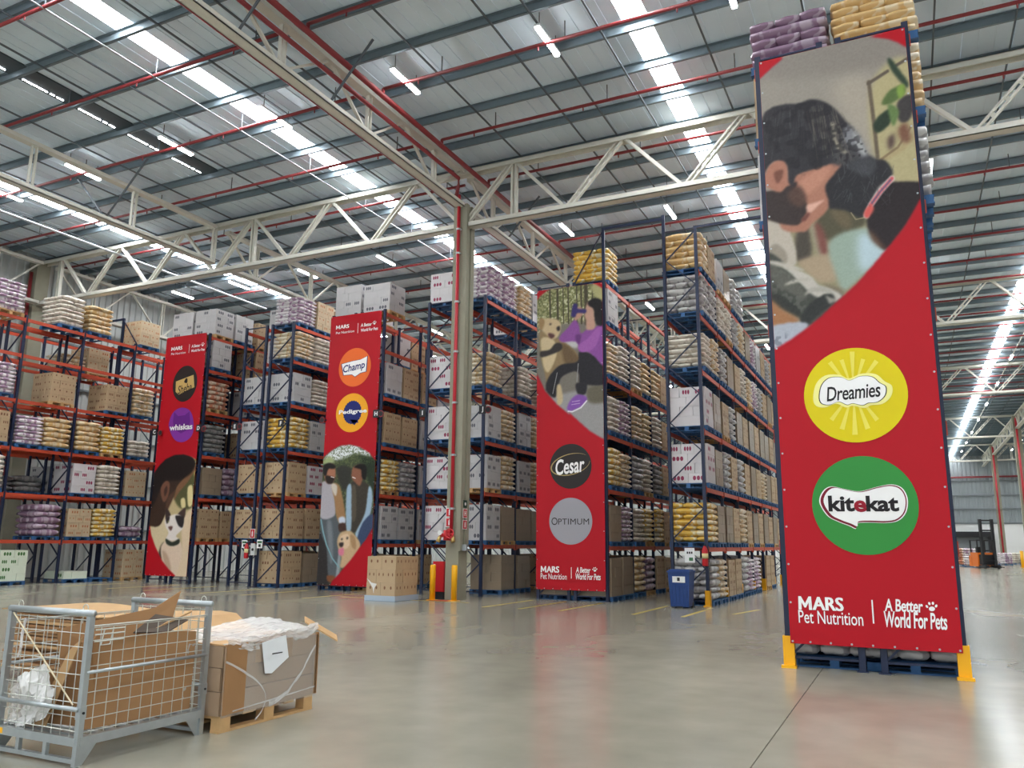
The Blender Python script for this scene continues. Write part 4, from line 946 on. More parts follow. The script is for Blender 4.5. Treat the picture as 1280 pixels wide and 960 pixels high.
photo_print(B3.root, -18.448, -16.222, 0.175, B3.P(cc(1080, 100))[1], -0.004, YD, 0.015, COU, 3)
MOR = mat('print_orange', (236, 110, 44), 0.42, spec=0.25); MAM = mat('print_amber', (242, 168, 38), 0.42, spec=0.25); MNAVY = mat('print_navy', (34, 42, 108), 0.42, spec=0.25)
B3.disc('logo_disc', ce(1130, 510), 85/4.267, MOR, 1)
flag = [(1062, 494), (1120, 478), (1160, 470), (1197, 452), (1193, 500), (1190, 532), (1160, 540), (1132, 560), (1116, 548), (1072, 552)]
B3.shape('logo_outline', [ce(*p) for p in grow(flag, 1.06, (1130, 508))], MNAVY, 2); B3.shape('logo_flag', [ce(*p) for p in flag], M_PW, 3)
B3.text('Champ', ce(1068, 545), ce(1186, 482), MNAVY, 4, bold=0.02, shear=0.2, rot=0.12)
B3.disc('logo_disc', ce(1115, 752), 85/4.267, MAM, 1)
c = B3.P(ce(1118, 750)); r = 0.38
B3.flat('logo_rosette', [(c[0]+(r+0.025*(i % 2))*math.cos(2*math.pi*i/48), c[1]+(r+0.025*(i % 2))*1.05*math.sin(2*math.pi*i/48)) for i in range(48)], MNAVY, 2)
B3.shape('logo_ribbon', [ce(*p) for p in ((1105, 790), (1140, 790), (1152, 805), (1140, 805), (1128, 820), (1118, 805))], MNAVY, 2)
B3.text('Pedigree', ce(1046, 768), ce(1196, 728), M_PW, 3, bold=0.03)
signature(B3, ce, ((1030, 309), (1100, 280)), ((1030, 335), (1128, 310)), ((1146, 328), (1146, 276)), ((1162, 296), (1222, 270)), ((1235, 273), 10/4.267), ((1162, 322), (1254, 294)))

# ---- man bending to a cat
YE = 22.74
B4 = Banner('leftmost red banner with man bending to white cat, purple logo', -26.85, -24.62, 0.28, 9.76, YE, 0.8)
cd_ = zoomed(0, 520, 4.267)
def D(*p): return [cd_(x, y) for x, y in p]
CAT = [('fill', (196, 176, 132)), ('s', (84, 84, 52), 4, D((930, 370), (1040, 270), (1060, 330), (1045, 480), (960, 485))), ('s', (172, 156, 92), 3, D((1040, 235), (1070, 240), (1060, 330), (1040, 310))),
 ('s', (222, 206, 150), 2, D((972, 445), (992, 440), (996, 485), (975, 488))), ('s', (226, 210, 152), 2, D((1008, 385), (1034, 375), (1032, 470), (1010, 478))),
 ('s', (214, 196, 158), 4, D((810, 590), (900, 500), (900, 640), (860, 740), (830, 680))), ('s', (222, 198, 166), 4, D((980, 560), (1060, 500), (1060, 860), (930, 860), (975, 720))),
 ('s', (60, 43, 34), 1.5, D((790, 300), (850, 250), (930, 207), (1000, 207), (1046, 240), (1040, 290), (990, 345), (950, 385), (932, 430), (902, 490), (862, 580), (815, 588), (790, 560))),
 ('s', (124, 88, 62), 2, D((950, 380), (990, 330), (1040, 270), (1052, 280), (1010, 350), (960, 410), (935, 450))), ('s', (86, 60, 46), 3, D((900, 440), (940, 400), (930, 440), (890, 520))),
 ('s', (30, 23, 22), 2.5, D((790, 330), (850, 250), (930, 205), (1000, 205), (1046, 240), (1030, 300), (970, 340), (920, 345), (880, 350), (850, 420), (820, 480), (790, 480))),
 ('s', (116, 78, 60), 1, D((868, 432), (866, 382), (892, 348), (912, 362), (906, 420), (884, 460))), ('s', (70, 46, 38), 1.2, D((882, 400), (896, 372), (900, 400), (886, 430))),
 ('s', (70, 56, 46), 2.5, D((852, 745), (866, 690), (885, 680), (872, 760))),
 ('s', (222, 198, 174), 1.2, D((866, 700), (892, 665), (930, 645), (966, 662), (978, 730), (962, 800), (940, 850), (905, 830), (872, 770))), ('s', (190, 160, 134), 3, D((872, 720), (900, 740), (920, 820), (890, 800))),
 ('s', (62, 48, 46), 0.7, D((892, 490), (918, 530), (892, 556))), ('s', (74, 56, 52), 0.7, D((996, 490), (988, 548), (952, 530))),
 ('s', (228, 218, 210), 0.8, D((888, 555), (920, 530), (962, 526), (986, 560), (980, 602), (946, 640), (965, 662), (895, 660), (905, 622), (888, 584))), ('s', (46, 40, 42), 0.6, D((892, 546), (912, 536), (908, 560), (897, 574))), ('s', (46, 40, 42), 0.6, D((944, 532), (986, 540), (982, 592), (964, 590), (950, 566))),
 ('s', (96, 64, 58), 0.7, D((904, 592), (928, 590), (918, 612))), ('s', (150, 160, 90), 0.5, D((900, 562), (908, 560), (907, 568))), ('s', (44, 50, 40), 0.8, D((892, 655), (926, 672), (962, 656), (962, 680), (926, 694), (896, 682))),
 ('red', RED, 0, D((760, 150), (1100, 150), (1100, 262), (1062, 238), (1030, 218), (985, 205), (935, 210), (890, 232), (860, 262), (838, 292), (760, 420))),
 ('red', RED, 0, D((760, 520), (803, 575), (815, 640), (835, 695), (870, 770), (905, 815), (940, 850), (945, 880), (760, 880)))]
photo_print(B4.root, -26.848, -24.622, 0.285, B4.P(cd_(985, 195))[1], -0.004, YE, 0.015, CAT, 4)
B4.disc('logo_disc', ce(225, 597), 64/4.267, MBK, 1, ry=1.1)
MTAN = mat('print_tan_gold', (204, 170, 104), 0.4, spec=0.25)
B4.shape('logo_tile', [ce(*p) for p in ((178, 586), (272, 550), (276, 616), (240, 632), (192, 656), (176, 640))], MTAN, 2)
B4.text('Sheba', ce(186, 648), ce(264, 596), M_PBLACK, 3, bold=0.01, shear=0.25, rot=0.15)
B4.shape('logo_cat', [ce(*p) for p in ((222, 588), (228, 574), (234, 568), (240, 574), (238, 592), (230, 594))], M_PBLACK, 3, True)
MPU = mat('print_purple', (128, 52, 150), 0.42, spec=0.25); MPU2 = mat('print_violet', (98, 36, 126), 0.42, spec=0.25)
B4.shape('logo_mask', [ce(*p) for p in ((140, 830), (148, 780), (168, 745), (205, 725), (245, 735), (266, 770), (272, 830), (258, 880), (215, 908), (170, 895))], MPU, 1, True)
B4.shape('logo_ears', [ce(*p) for p in ((162, 800), (168, 748), (190, 770), (225, 765), (250, 745), (254, 795), (245, 840), (205, 862), (168, 840))], MPU2, 2)
B4.text('whiskas', ce(143, 848), ce(268, 808), M_PW, 3, bold=0.03)
signature(B4, ce, ((152, 423), (212, 396)), ((152, 446), (230, 424)), ((246, 434), (247, 388)), ((260, 406), (308, 384)), ((320, 388), 9/4.267), ((258, 430), (332, 407)))

# ---- aisle letter boards on the rack posts
def post_arm(t, x, post_x):
    d = post_x-x; MB().box(min(0, d)-0.015, max(0, d)+0.015, 0.015, 0.035, -0.02, 0.02, M_POST).box(d-0.015, d+0.015, 0.035, 0.165, -0.02, 0.02, M_POST).obj('bracket', t)
def letter_board(ch, px, py, label, post_x, half=0.125):
    (x, z) = on_y(px, py, 22.6); t = thing('aisle_letter_board', label, 'sign', (x, 22.6, z))
    MB().box(-half, half, 0, 0.015, -half*1.1, half*1.1, M_DARK).obj('board', t)
    me = LETTERS[(ch, .03, 0, 1.0)].copy()
    v = np.array([tuple(q.co) for q in me.vertices]); c0 = (v.min(0)+v.max(0))/2
    for q in me.vertices: q.co = ((q.co.x-c0[0])*0.2, 0, (q.co.y-c0[1])*0.2)
    me.materials.clear(); me.materials.append(M_WHITE); link('letter', me, t, (0, -0.003, 0))
    post_arm(t, x, post_x)
def round_sign(px, py, label, post_x):
    (x, z) = on_y(px, py, 22.6); t = thing('round_warning_sign', label, 'sign', (x, 22.6, z))
    MB().tube([(0, 0, 0), (0, 0.012, 0)], 0.12, MATS['red_pipe_paint'], 24).obj('rim', t); MB().tube([(0, -0.006, 0), (0, 0.0, 0)], 0.085, M_DARK, 24).obj('face', t)
    post_arm(t, x, post_x)
for ch, px, py, wh in (('C', 193, 540, 'left of the cat banner'), ('D', 248, 535, 'right of the cat banner'), ('E', 293.5, 533, 'on the left post of the bare-ended rack'), ('F', 351, 529, 'on the right frame of the bare-ended rack'), ('H', 470, 517, 'right of the couple banner'), ('I', 528, 516, 'left of the column rack'), ('J', 603, 512, 'right of the concrete column')):
    letter_board(ch, px, py, f'small black board with letter {ch} {wh}', {'C': -26.815, 'D': -24.565, 'E': -22.625, 'F': -20.285, 'H': -16.165, 'I': -14.305, 'J': -12.145}[ch])
for px, py, wh, post_x in ((200, 541, 'left of the cat banner', -26.815), (254.5, 536, 'right of the cat banner', -24.565), (299.5, 533, 'left of the bare-ended rack', -22.625), (402.5, 525, 'left of the couple banner', -18.415), (476, 517, 'right of the couple banner', -16.165), (610, 512, 'right of the concrete column', -12.145)):
    round_sign(px, py, f'small round red-rimmed sign {wh}', post_x)
#@@PROPS
# ================================================================== FLOOR-STANDING THINGS
# ---- yellow floor lines
M_LINE = mat('floor_line_yellow', (178, 156, 76), 0.6, var=0.25, vscale=20)
def line(x0, y0, x1, y1, label, w=0.1):
    tag(MB().bar((x0, y0, 0.0015), (x1, y1, 0.0015), w, 0.003, M_LINE).obj('floor_line'), label, 'floor marking')
for x, wh in ((-26.9, 'left of cat banner'), (-24.5, 'right of cat banner'), (-22.7, 'left of bare-ended rack'), (-20.2, 'right of bare-ended rack'), (-18.5, 'left of couple banner'), (-16.1, 'right of couple banner'), (-10.15, 'left of woman-and-dog banner'), (-9.1, 'below middle of woman-and-dog banner'), (-8.0, 'right of woman-and-dog banner'), (-6.1, 'beside blue bin'), (-4.9, 'in front of nearest yellow post guard')):
    line(x, 19.2, x, 22.3, f'faded yellow floor line {wh}')
line(-4.0, 20.6, -3.7, 22.4, 'short faded yellow floor line right of the post guards')
line(-15.6, 20.35, -11.2, 20.35, 'yellow floor line crossing in front of the column', 0.08)
s = MB(); s.box(-12.65, -11.95, 20.45, 20.95, 0.0005, 0.003, mat('floor_red', (176, 66, 34), 0.6)); tag(s.obj('floor_mark'), 'red painted floor square before the concrete column', 'floor marking')

# ---- bollards
for x, y, wh in ((-12.62, 20.72, 'left'), (-11.93, 20.78, 'right')):
    t = thing('bollard', f'yellow steel bollard {wh} of the concrete column', 'bollard', (x, y, 0))
    MB().tube([(0, 0, 0.012), (0, 0, 0.97), (0, 0, 1.0)], [0.085, 0.085, 0.07], M_GUARD, 16).obj('tube', t, True); MB().box(-0.13, 0.13, -0.13, 0.13, 0, 0.012, M_GUARD).obj('base_plate', t)
# ---- hydrant and signs on the column
M_RED = mat('fire_red', (196, 28, 38), 0.4); M_BRASS = mat('brass', (206, 178, 110), 0.35, 0.7)
t = thing('fire_hydrant_valve', 'red hydrant valve with brass outlets on the concrete column', 'hydrant', (-12.22, 20.77, 0))
MB().tube([(0, 0, 1.72), (0, 0, 2.0)], 0.09, M_RED, 12).obj('valve_body', t, True); MB().tube([(-0.2, 0, 1.85), (0.2, 0, 1.85)], 0.06, M_RED, 10).obj('cross_pipe', t, True)
for x in (-0.2, 0.2): MB().tube([(x, 0, 1.83), (x+(0.06 if x > 0 else -0.06), -0.06, 1.66)], [0.05, 0.065], M_BRASS, 10).obj('hose_outlet', t, True)
w = MB(); 
for i in range(16):
    a0, a1 = 2*math.pi*i/16, 2*math.pi*(i+1)/16; w.tube([(0.17+0.13*math.cos(a0), -0.12, 1.9+0.13*math.sin(a0)), (0.17+0.13*math.cos(a1), -0.12, 1.9+0.13*math.sin(a1))], 0.018, M_RED, 6)
w.bar((0.04, -0.12, 1.9), (0.3, -0.12, 1.9), 0.02, 0.02, M_RED).bar((0.17, -0.12, 1.77), (0.17, -0.12, 2.03), 0.02, 0.02, M_RED).tube([(0.17, -0.12, 1.9), (0.17, 0.0, 1.9)], 0.015, M_BRASS, 6); w.obj('hand_wheel', t)
MB().tube([(-0.16, -0.13, 1.92), (-0.16, -0.11, 1.92)], 0.07, M_WHITE, 12).obj('gauge', t)
MB().box(-0.1, 0.1, 0.0, 0.33, 1.7, 1.74, M_RED).obj('bracket', t)
def fire_sign(x, y, z, w, h, label, face='front', glyph='H'):
    t = thing('fire_sign', label, 'sign', (x, y, z)); 
    MB().box(-w/2, w/2, 0, 0.01, -h/2, h/2, M_WHITE).obj('plate', t); MB().box(-w/2+0.018, w/2-0.018, -0.003, 0, -h/2+0.018, h/2-0.018, M_RED).obj('red_field', t)
    g = MB()
    if glyph == 'H': g.box(-w*.22, -w*.1, -0.006, -0.003, -h*.28, h*.28, M_WHITE).box(w*.1, w*.22, -0.006, -0.003, -h*.28, h*.28, M_WHITE).box(-w*.1, w*.1, -0.006, -0.003, -h*.05, h*.05, M_WHITE)
    elif glyph == 'T': g.box(-w*.1, w*.06, -0.006, -0.003, -h*.3, h*.32, M_WHITE).box(w*.06, w*.2, -0.006, -0.003, -h*.04, h*.12, M_WHITE)
    else: g.box(-w*.12, w*.12, -0.006, -0.003, -h*.3, h*.2, M_WHITE).box(-w*.06, w*.06, -0.006, -0.003, h*.2, h*.32, M_WHITE)
    g.obj('pictogram', t); return t
fire_sign(-12.31, 21.07, 2.52, 0.25, 0.27, 'red hydrant sign on column front, upper of two', glyph='T'); fire_sign(-12.31, 21.07, 2.23, 0.25, 0.27, 'red extinguisher sign on column front, lower of two', glyph='E')
for z, g, wd in ((2.5, 'H', 'upper'), (2.17, 'E', 'lower')):
    q = fire_sign(-11.94, 21.36, z, 0.25, 0.28, f'red fire sign on column right face, {wd} of two', glyph=g); q.rotation_euler = (0, 0, math.radians(90))
t = thing('exit_sign', 'small dark green sign above red signs on column', 'sign', (-11.94, 21.36, 2.78), math.radians(90)); MB().box(-0.11, 0.11, 0, 0.01, -0.11, 0.11, mat('sign_green', (22, 60, 44), 0.5)).obj('plate', t); MB().tube([(0, -0.004, 0), (0, 0, 0)], 0.05, M_WHITE, 10).obj('pictogram', t)
t = thing('hose_cabinet', 'red fire hose cabinet left of the concrete column', 'cabinet', (-12.78, 21.42, 0))
MB().box(-0.2, 0.2, -0.12, 0.12, 0.2, 1.08, M_RED).obj('body', t); MB().box(-0.18, 0.18, -0.135, -0.12, 0.22, 1.06, M_RED).obj('door', t); MB().box(-0.16, 0.16, -0.1, 0.1, 0, 0.2, M_DARK).obj('stand', t)
MB().box(-0.16, -0.1, -0.142, -0.135, 0.9, 1.0, M_WHITE).obj('sticker', t); MB().tube([(-0.13, -0.145, 0.72), (-0.13, -0.135, 0.72)], 0.04, M_WHITE, 10).obj('sticker', t)
t = thing('junction_box', 'small grey socket box on column right face', 'socket box', (-11.9, 21.3, 1.5)); MB().box(-0.05, 0.1, -0.08, 0.08, -0.09, 0.09, M_GALV).obj('box', t); MB().tube([(0.1, 0, 0), (0.16, 0, -0.05)], 0.04, M_GALV, 10).obj('socket', t)
# ---- extinguishers
def extinguisher(x, y, z, label):
    t = thing('fire_extinguisher', label, 'extinguisher', (x, y, z))
    MB().tube([(0, 0, 0), (0, 0, 0.02), (0, 0, 0.42), (0, 0, 0.5), (0, 0, 0.54)], [0.075, 0.085, 0.085, 0.05, 0.03], M_RED, 14).obj('cylinder', t, True)
    MB().tube([(0, 0, 0.2), (0, 0, 0.34)], 0.0865, mat('label_cream', (222, 206, 150), 0.5), 14).obj('label_band', t, True)
    MB().box(-0.02, 0.02, -0.09, 0.04, 0.54, 0.575, M_DARK).obj('handle', t); MB().tube([(0.03, 0, 0.54), (0.1, 0, 0.42), (0.1, 0, 0.1)], 0.012, M_DARK, 6).obj('hose', t); MB().box(-0.05, 0.05, 0.08, 0.12, 0.15, 0.3, M_GALV).obj('bracket', t)
extinguisher(-5.1, 22.62, 1.08, 'red fire extinguisher on the post beside the blue bin')
def at_end(px, py, Y=22.64): x, z = on_y(px, py, Y); return x, Y, z
ex = at_end(308.5, 698); extinguisher(ex[0], 22.6, ex[2], 'red fire extinguisher on the bare-ended rack')
def bracket(t, w, y=0.012): MB().box(-w, w, y, y+0.015, -0.02, 0.02, M_GALV).obj('bracket', t); 
q = at_end(315.5, 667); t = fire_sign(q[0], q[1], q[2], 0.22, 0.34, 'red extinguisher sign between frames of the bare-ended rack', glyph='E'); MB().box(-0.12, 0.12, 0.01, 0.12, -0.02, 0.02, M_GALV).obj('bracket', t)
for px, py, w_, h_, lb in ((305.5, 680, 0.26, 0.28, 'white notice board left of the rack extinguisher'), (324.5, 680, 0.26, 0.3, 'white notice board right of the rack extinguisher')):
    q = at_end(px, py); t = thing('notice_board', lb, 'sign', q); MB().box(-w_/2, w_/2, 0, 0.012, -h_/2, h_/2, M_WHITE).obj('plate', t); MB().box(-w_/2+0.03, w_/2-0.03, -0.003, 0, h_*.1, h_*.35, mat('notice_green', (70, 120, 80), 0.6)).obj('heading', t); MB().box(-w_*.2, w_*.2, -0.003, 0, -h_*.35, -h_*.02, M_DARK).obj('picture', t)
    MB().box(-0.4, 0.4, 0.012, 0.12, -0.02, 0.02, M_POST).obj('bracket', t)
t = thing('notice_board', 'white notice board hanging above the blue bin', 'sign', (-5.55, 22.72, 1.36)); MB().box(-0.14, 0.14, 0, 0.012, -0.2, 0.2, M_WHITE).obj('plate', t)
for i in range(3): MB().box(-0.08+i*0.06, -0.04+i*0.06, -0.003, 0, 0.04, 0.1, M_DARK).obj('picture', t)
MB().box(-0.02, 0.09, -0.003, 0, -0.15, -0.06, mat('notice_green', (70, 120, 80), 0.6)).obj('picture', t)
q = at_end(315.5, 694); t = thing('power_box', 'white control box beside the rack extinguisher', 'control box', (q[0], 22.63, q[2])); MB().box(-0.1, 0.1, 0, 0.12, 0, 0.42, mat('box_grey', (206, 208, 204), 0.5)).obj('case', t); MB().tube([(0, -0.01, 0.2), (0, 0, 0.2)], 0.05, M_DARK, 12).obj('dial', t)

# ---- blue wheeled bin
M_BIN = mat('bin_blue', (30, 66, 128), 0.5, var=0.06)
t = thing('wheeled_bin', 'blue plastic wheeled bin with white label', 'bin', (-5.62, 22.0, 0)); 
s = MB(); a, b_ = 0.24, 0.29
pts = [(-a, -a, 0.04), (a, -a, 0.04), (a, a, 0.04), (-a, a, 0.04), (-b_, -b_, 0.92), (b_, -b_, 0.92), (b_, b_, 0.92), (-b_, b_, 0.92)]
s.v += pts; k = s.slot(M_BIN)
for q in ((0,3,2,1),(4,5,6,7),(0,1,5,4),(1,2,6,5),(2,3,7,6),(3,0,4,7)): s.f.append(q); s.m.append(k)
for i in range(5): s.bar((-0.18+i*0.09, -a-0.002, 0.06), (-0.2+i*0.1, -b_+0.012, 0.6), 0.02, 0.02, M_BIN)
s.obj('body', t); MB().box(-0.31, 0.31, -0.32, 0.3, 0.92, 0.965, M_BIN).box(-0.27, 0.27, -0.27, 0.25, 0.965, 0.995, M_BIN).obj('lid', t); MB().box(-0.12, 0.12, -0.32, -0.3, 0.9, 0.93, M_BIN).obj('lid_grip', t)
MB().box(-0.17, 0.17, -0.289, -0.285, 0.66, 0.82, M_WHITE).box(-0.04, 0.03, -0.292, -0.289, 0.7, 0.79, M_DARK).obj('label_plate', t)
for x in (-0.22, 0.22): MB().tube([(x-0.025, 0.24, 0.09), (x+0.025, 0.24, 0.09)], 0.09, M_DARK, 14).obj('wheel', t)
MB().box(-0.08, 0.08, -0.25, -0.23, 0.0, 0.05, M_DARK).obj('foot', t)

# ---- carton pallet standing in the aisle
t = thing('carton_pallet', 'tan carton stack on blue pallet standing before the couple banner', 'pallet load', (-13.6, 20.1, 0), math.pi/2*0)
link('pallet', shared(('pal10',), lambda: pallet_mb(M_BLUEPAL, 1.0, 1.2).mesh('pallet')), t)
M_TANC = CARTONS['U'][1]
for k in range(3):
    nx_, ny_ = (3, 3) if k % 2 else (2, 3)
    for i in range(nx_):
        for j in range(ny_):
            bx, by = 0.98/nx_, 1.16/ny_
            link('carton', shared(('ctf', nx_), lambda: carton_mb(bx-0.01, by-0.01, 0.366, 'T', 0).mesh('carton')), t, (-0.49+(i+0.5)*bx+random.uniform(-.008, .008), -0.58+(j+0.5)*by+random.uniform(-.008, .008), 0.14+k*0.366))
s = MB()
# a torn strip of film across the front
s.face([(-0.47, -0.6, 0.62), (-0.3, -0.6, 0.5), (-0.12, -0.6, 0.47), (-0.2, -0.6, 0.35), (-0.22, -0.6, 0.2), (-0.26, -0.6, 0.36)], mat('film_white', (232, 230, 226), 0.3, coat=0.5)); s.obj('film_strip', t)
MB().box(-0.52, 0.52, -0.615, 0.615, 0.006, 0.15, mat('film_grey', (168, 184, 200), 0.3, coat=0.6)).obj('film_skirt', t)

# ---- blue empty pallets and small bits on the left floor
t = thing('empty_pallet', 'empty blue pallet on floor beneath the wall rack', 'pallet', (-29.3, 22.21, 0)); link('deck', PAL['b'], t)

# ---- film
mfilm = bpy.data.materials.new('stretch_film'); mfilm.use_nodes = True; nt = mfilm.node_tree; nb_ = nt.nodes['Principled BSDF']
nb_.inputs['Base Color'].default_value = (0.85, 0.84, 0.82, 1); nb_.inputs['Roughness'].default_value = 0.25; nb_.inputs['Alpha'].default_value = 0.5
mcl = mat('film_clear', (220, 218, 212), 0.15); mcl.node_tree.nodes['Principled BSDF'].inputs['Alpha'].default_value = 0.16
def crumple(nx, ny, fn, amp, seed, m, name, parent):
    rnd = random.Random(seed); s = MB(); k = s.slot(m)
    for j in range(ny+1):
        for i in range(nx+1):
            p = fn(i/nx, j/ny); s.v.append(tuple(c+rnd.uniform(-amp, amp) for c in p))
    for j in range(ny):
        for i in range(nx):
            a_ = j*(nx+1)+i; s.f.append((a_, a_+1, a_+nx+2, a_+nx+1)); s.m.append(k)
    return s.obj(name, parent)

# ---- wrapped stack on wooden pallet
t = thing('wrapped_pallet', 'film-wrapped brown carton stack on wooden pallet beside wire cage', 'pallet load', (-6.0, 6.2, 0))
for x in (-0.43, 0, 0.43):
    for y in (-0.55, 0, 0.55): MB().box(x-0.05, x+0.05, y-0.065, y+0.065, 0.022, 0.115, M_WOOD).obj('block', t)
    MB().box(x-0.05, x+0.05, -0.62, 0.62, 0, 0.022, M_WOOD).obj('bottom_board', t)
for y in (-0.55, -0.27, 0, 0.27, 0.55): MB().box(-0.48, 0.48, y-0.065, y+0.065, 0.115, 0.14, M_WOOD).obj('deck_board', t)
M_WRAPC = mat('carton_wrapped_brown', (160, 134, 108), 0.5, var=0.12, vscale=3, coat=0.45)
for k, (z0, z1, g) in enumerate(((0.141, 0.34, 0.0), (0.345, 0.54, -0.012), (0.545, 0.725, 0.004))):
    s = MB(); n = 8
    ring = []
    for i in range(n+1): ring.append((0.5+g-0.025*(abs(i/n*2-1)**3), -0.63+1.26*i/n))
    for i in range(n+1): ring.append((-0.5-g, 0.63-1.26*i/n))
    kk = s.slot(M_WRAPC); base = len(s.v)
    for z in (z0, z1):
        for x, y in ring: s.v.append((x, y, z))
    L = len(ring)
    for i in range(L): s.f.append((i, (i+1) % L, L+(i+1) % L, L+i)); s.m.append(kk)
    s.f.append(tuple(range(L, 2*L))); s.m.append(kk); s.f.append(tuple(range(L))[::-1]); s.m.append(kk)
    s.obj('carton_layer', t)
MB().box(0.49, 0.508, -0.62, -0.36, 0.15, 0.74, M_KRAFT).obj('corner_board', t); MB().box(0.49, 0.506, 0.6, 0.64, 0.15, 0.74, M_KRAFT).obj('corner_board', t)
MB().box(-0.15, 0.49, -0.62, -0.2, 0.728, 0.742, M_KRAFT2).obj('top_sheet', t); MB().box(-0.45, 0.2, 0.0, 0.55, 0.728, 0.74, M_KRAFT2).obj('top_sheet', t)
crumple(22, 26, lambda u, v: (-0.5+1.0*u, -0.62+1.24*v, 0.752+0.03*math.sin(u*5)*math.sin(v*7+1)*(1 if 0.05 < u < .95 else 0.2)+0.07*v*v), 0.012, 5, mfilm, 'film_top', t)
crumple(8, 26, lambda u, v: (0.5+0.012*math.sin(9*v), -0.6+1.22*v, 0.78-0.12*u*(0.4+0.6*abs(math.sin(v*6)))+0.06*v*v), 0.010, 6, mfilm, 'film_edge', t)
crumple(4, 18, lambda u, v: (0.515+0.006*math.sin(v*20), -0.05+0.62*v, 0.16+0.46*v*v+0.05*(u-0.5)*(1-0.5*v)), 0.004, 8, mfilm, 'film_strand', t)
crumple(3, 16, lambda u, v: (0.512+0.03*math.sin(v*3), -0.62+0.5*math.sin(v*2.2), 0.6-0.55*v+0.02*(u-0.5)), 0.003, 9, mfilm, 'film_strand', t)
crumple(2, 16, lambda u, v: (0.512, -0.5+1.1*v, 0.17+0.05*v+0.012*(u-0.5)), 0.002, 10, mfilm, 'film_strand', t)
s = MB(); s.box(0.502, 0.506, -0.63, 0.63, 0.13, 0.72, mcl); s.obj('film_sheet', t)
q = MB(); q.face([(0.522, -0.2, 0.72), (0.524, 0.12, 0.76), (0.53, 0.17, 0.55), (0.528, -0.05, 0.43), (0.526, -0.14, 0.44)][::1], mat('paper_label', (226, 230, 232), 0.5)); q.box(0.528, 0.529, -0.06, 0.08, 0.6, 0.61, M_DARK); q.obj('paper_label', t)
MB().bar((0.36, 0.58, 0.86), (0.56, 0.86, 0.66), 0.14, 0.012, M_KRAFT2, up=(0.6, 0.3, 0.6)).obj('carton_flap', t)

# ---- wire cage
CX, CY, CZ = 0.94, 1.17, 1.09
t = thing('wire_cage', 'galvanised wire mesh cage trolley holding scrap cardboard', 'cage', (-6.13, 4.915, 0))
hx, hy = CX/2, CY/2
for x in (-hx, hx):
    for y in (-hy, hy):
        p = MB().box(x-0.022, x+0.022, y-0.022, y+0.022, 0.0, CZ-0.02, M_GALV).obj('post', t)
        MB().box(x-0.026, x+0.026, y-0.026, y+0.026, 0.33, 0.42, M_GALV).obj('socket', p); MB().tube([(x+(0.026 if x > 0 else -0.026), y, 0.375), (x+(0.034 if x > 0 else -0.034), y, 0.375)], 0.01, M_DARK, 8).obj('bolt', p)
for y in (-hy, hy):
    MB().tube([(-hx-0.03, y, CZ), (hx+0.03, y, CZ)], 0.026, M_GALV, 10).obj('top_rail', t, True)
    MB().box(-hx, hx, y-0.025, y+0.025, 0.14, 0.2, M_GALV).obj('base_rail', t); MB().tube([(-hx, y-0.028*(1 if y < 0 else -1), 0.4), (hx, y-0.028*(1 if y < 0 else -1), 0.4)], 0.018, M_GALV, 8).obj('gate_rail', t, True)
    MB().box(-hx, hx, y-0.02, y+0.02, 0.02, 0.05, M_GALV).obj('skid_rail', t)
    for x in (-0.2, 0.12): MB().box(x-0.02, x+0.02, y-0.015, y+0.015, 0.05, 0.14, M_GALV).obj('skid_post', t)
for x in (-hx, hx):
    MB().box(x-0.025, x+0.025, -hy, hy, 0.14, 0.205, M_GALV).obj('base_rail', t); MB().tube([(x*1.03, -hy, 0.66), (x*1.03, hy, 0.66)], 0.014, M_GALV, 8).obj('mid_rail', t, True)
    for y, sg in ((-hy, 1), (hy, -1)):
        g = MB(); g.face([(x-0.003, y+sg*0.02, 0.0), (x-0.003, y+sg*0.05, 0.0), (x-0.003, y+sg*0.16, 0.14), (x-0.003, y+sg*0.02, 0.14)], M_GALV); g.face([(x+0.003, y+sg*0.02, 0.0), (x+0.003, y+sg*0.02, 0.14), (x+0.003, y+sg*0.16, 0.14), (x+0.003, y+sg*0.05, 0.0)], M_GALV); g.obj('gusset', t)
for i in range(9): MB().box(-hx, hx, -hy+0.06+i*0.13, -hy+0.11+i*0.13, 0.185, 0.2, M_GALV).obj('deck_slat', t)
M_WIRE = mat('wire_zinc', (206, 208, 200), 0.35, 0.7)
for x in (-hx, hx):
    xx = x*0.99
    for i in range(1, 11): MB().tube([(xx, -hy+i*CY/11, 0.2), (xx, -hy+i*CY/11, 0.98)], 0.0035, M_WIRE, 5).obj('wire', t)
    for j in range(9): MB().tube([(xx, -hy, 0.23+j*0.094), (xx, hy, 0.23+j*0.094)], 0.0035, M_WIRE, 5).obj('wire', t)
    MB().tube([(xx, -hy, 0.995), (xx, hy, 0.995)], 0.006, M_WIRE, 6).obj('wire', t)
for y in (-hy, hy):
    for i in range(1, 9): MB().tube([(-hx+i*CX/9, y, 0.2), (-hx+i*CX/9, y, 1.05)], 0.0035, M_WIRE, 5).obj('wire', t)
    for j in range(9): MB().tube([(-hx, y, 0.24+j*0.1), (hx, y, 0.24+j*0.1)], 0.0035, M_WIRE, 5).obj('wire', t)
    for x in (-hx*0.8, hx*0.85):  # hooks on the top rail
        MB().tube([(x+0.03*math.cos(a_*math.pi/6), y, CZ+0.035+0.03*math.sin(a_*math.pi/6)) for a_ in range(-2, 9)], 0.004, M_WIRE, 5).obj('hook', t)
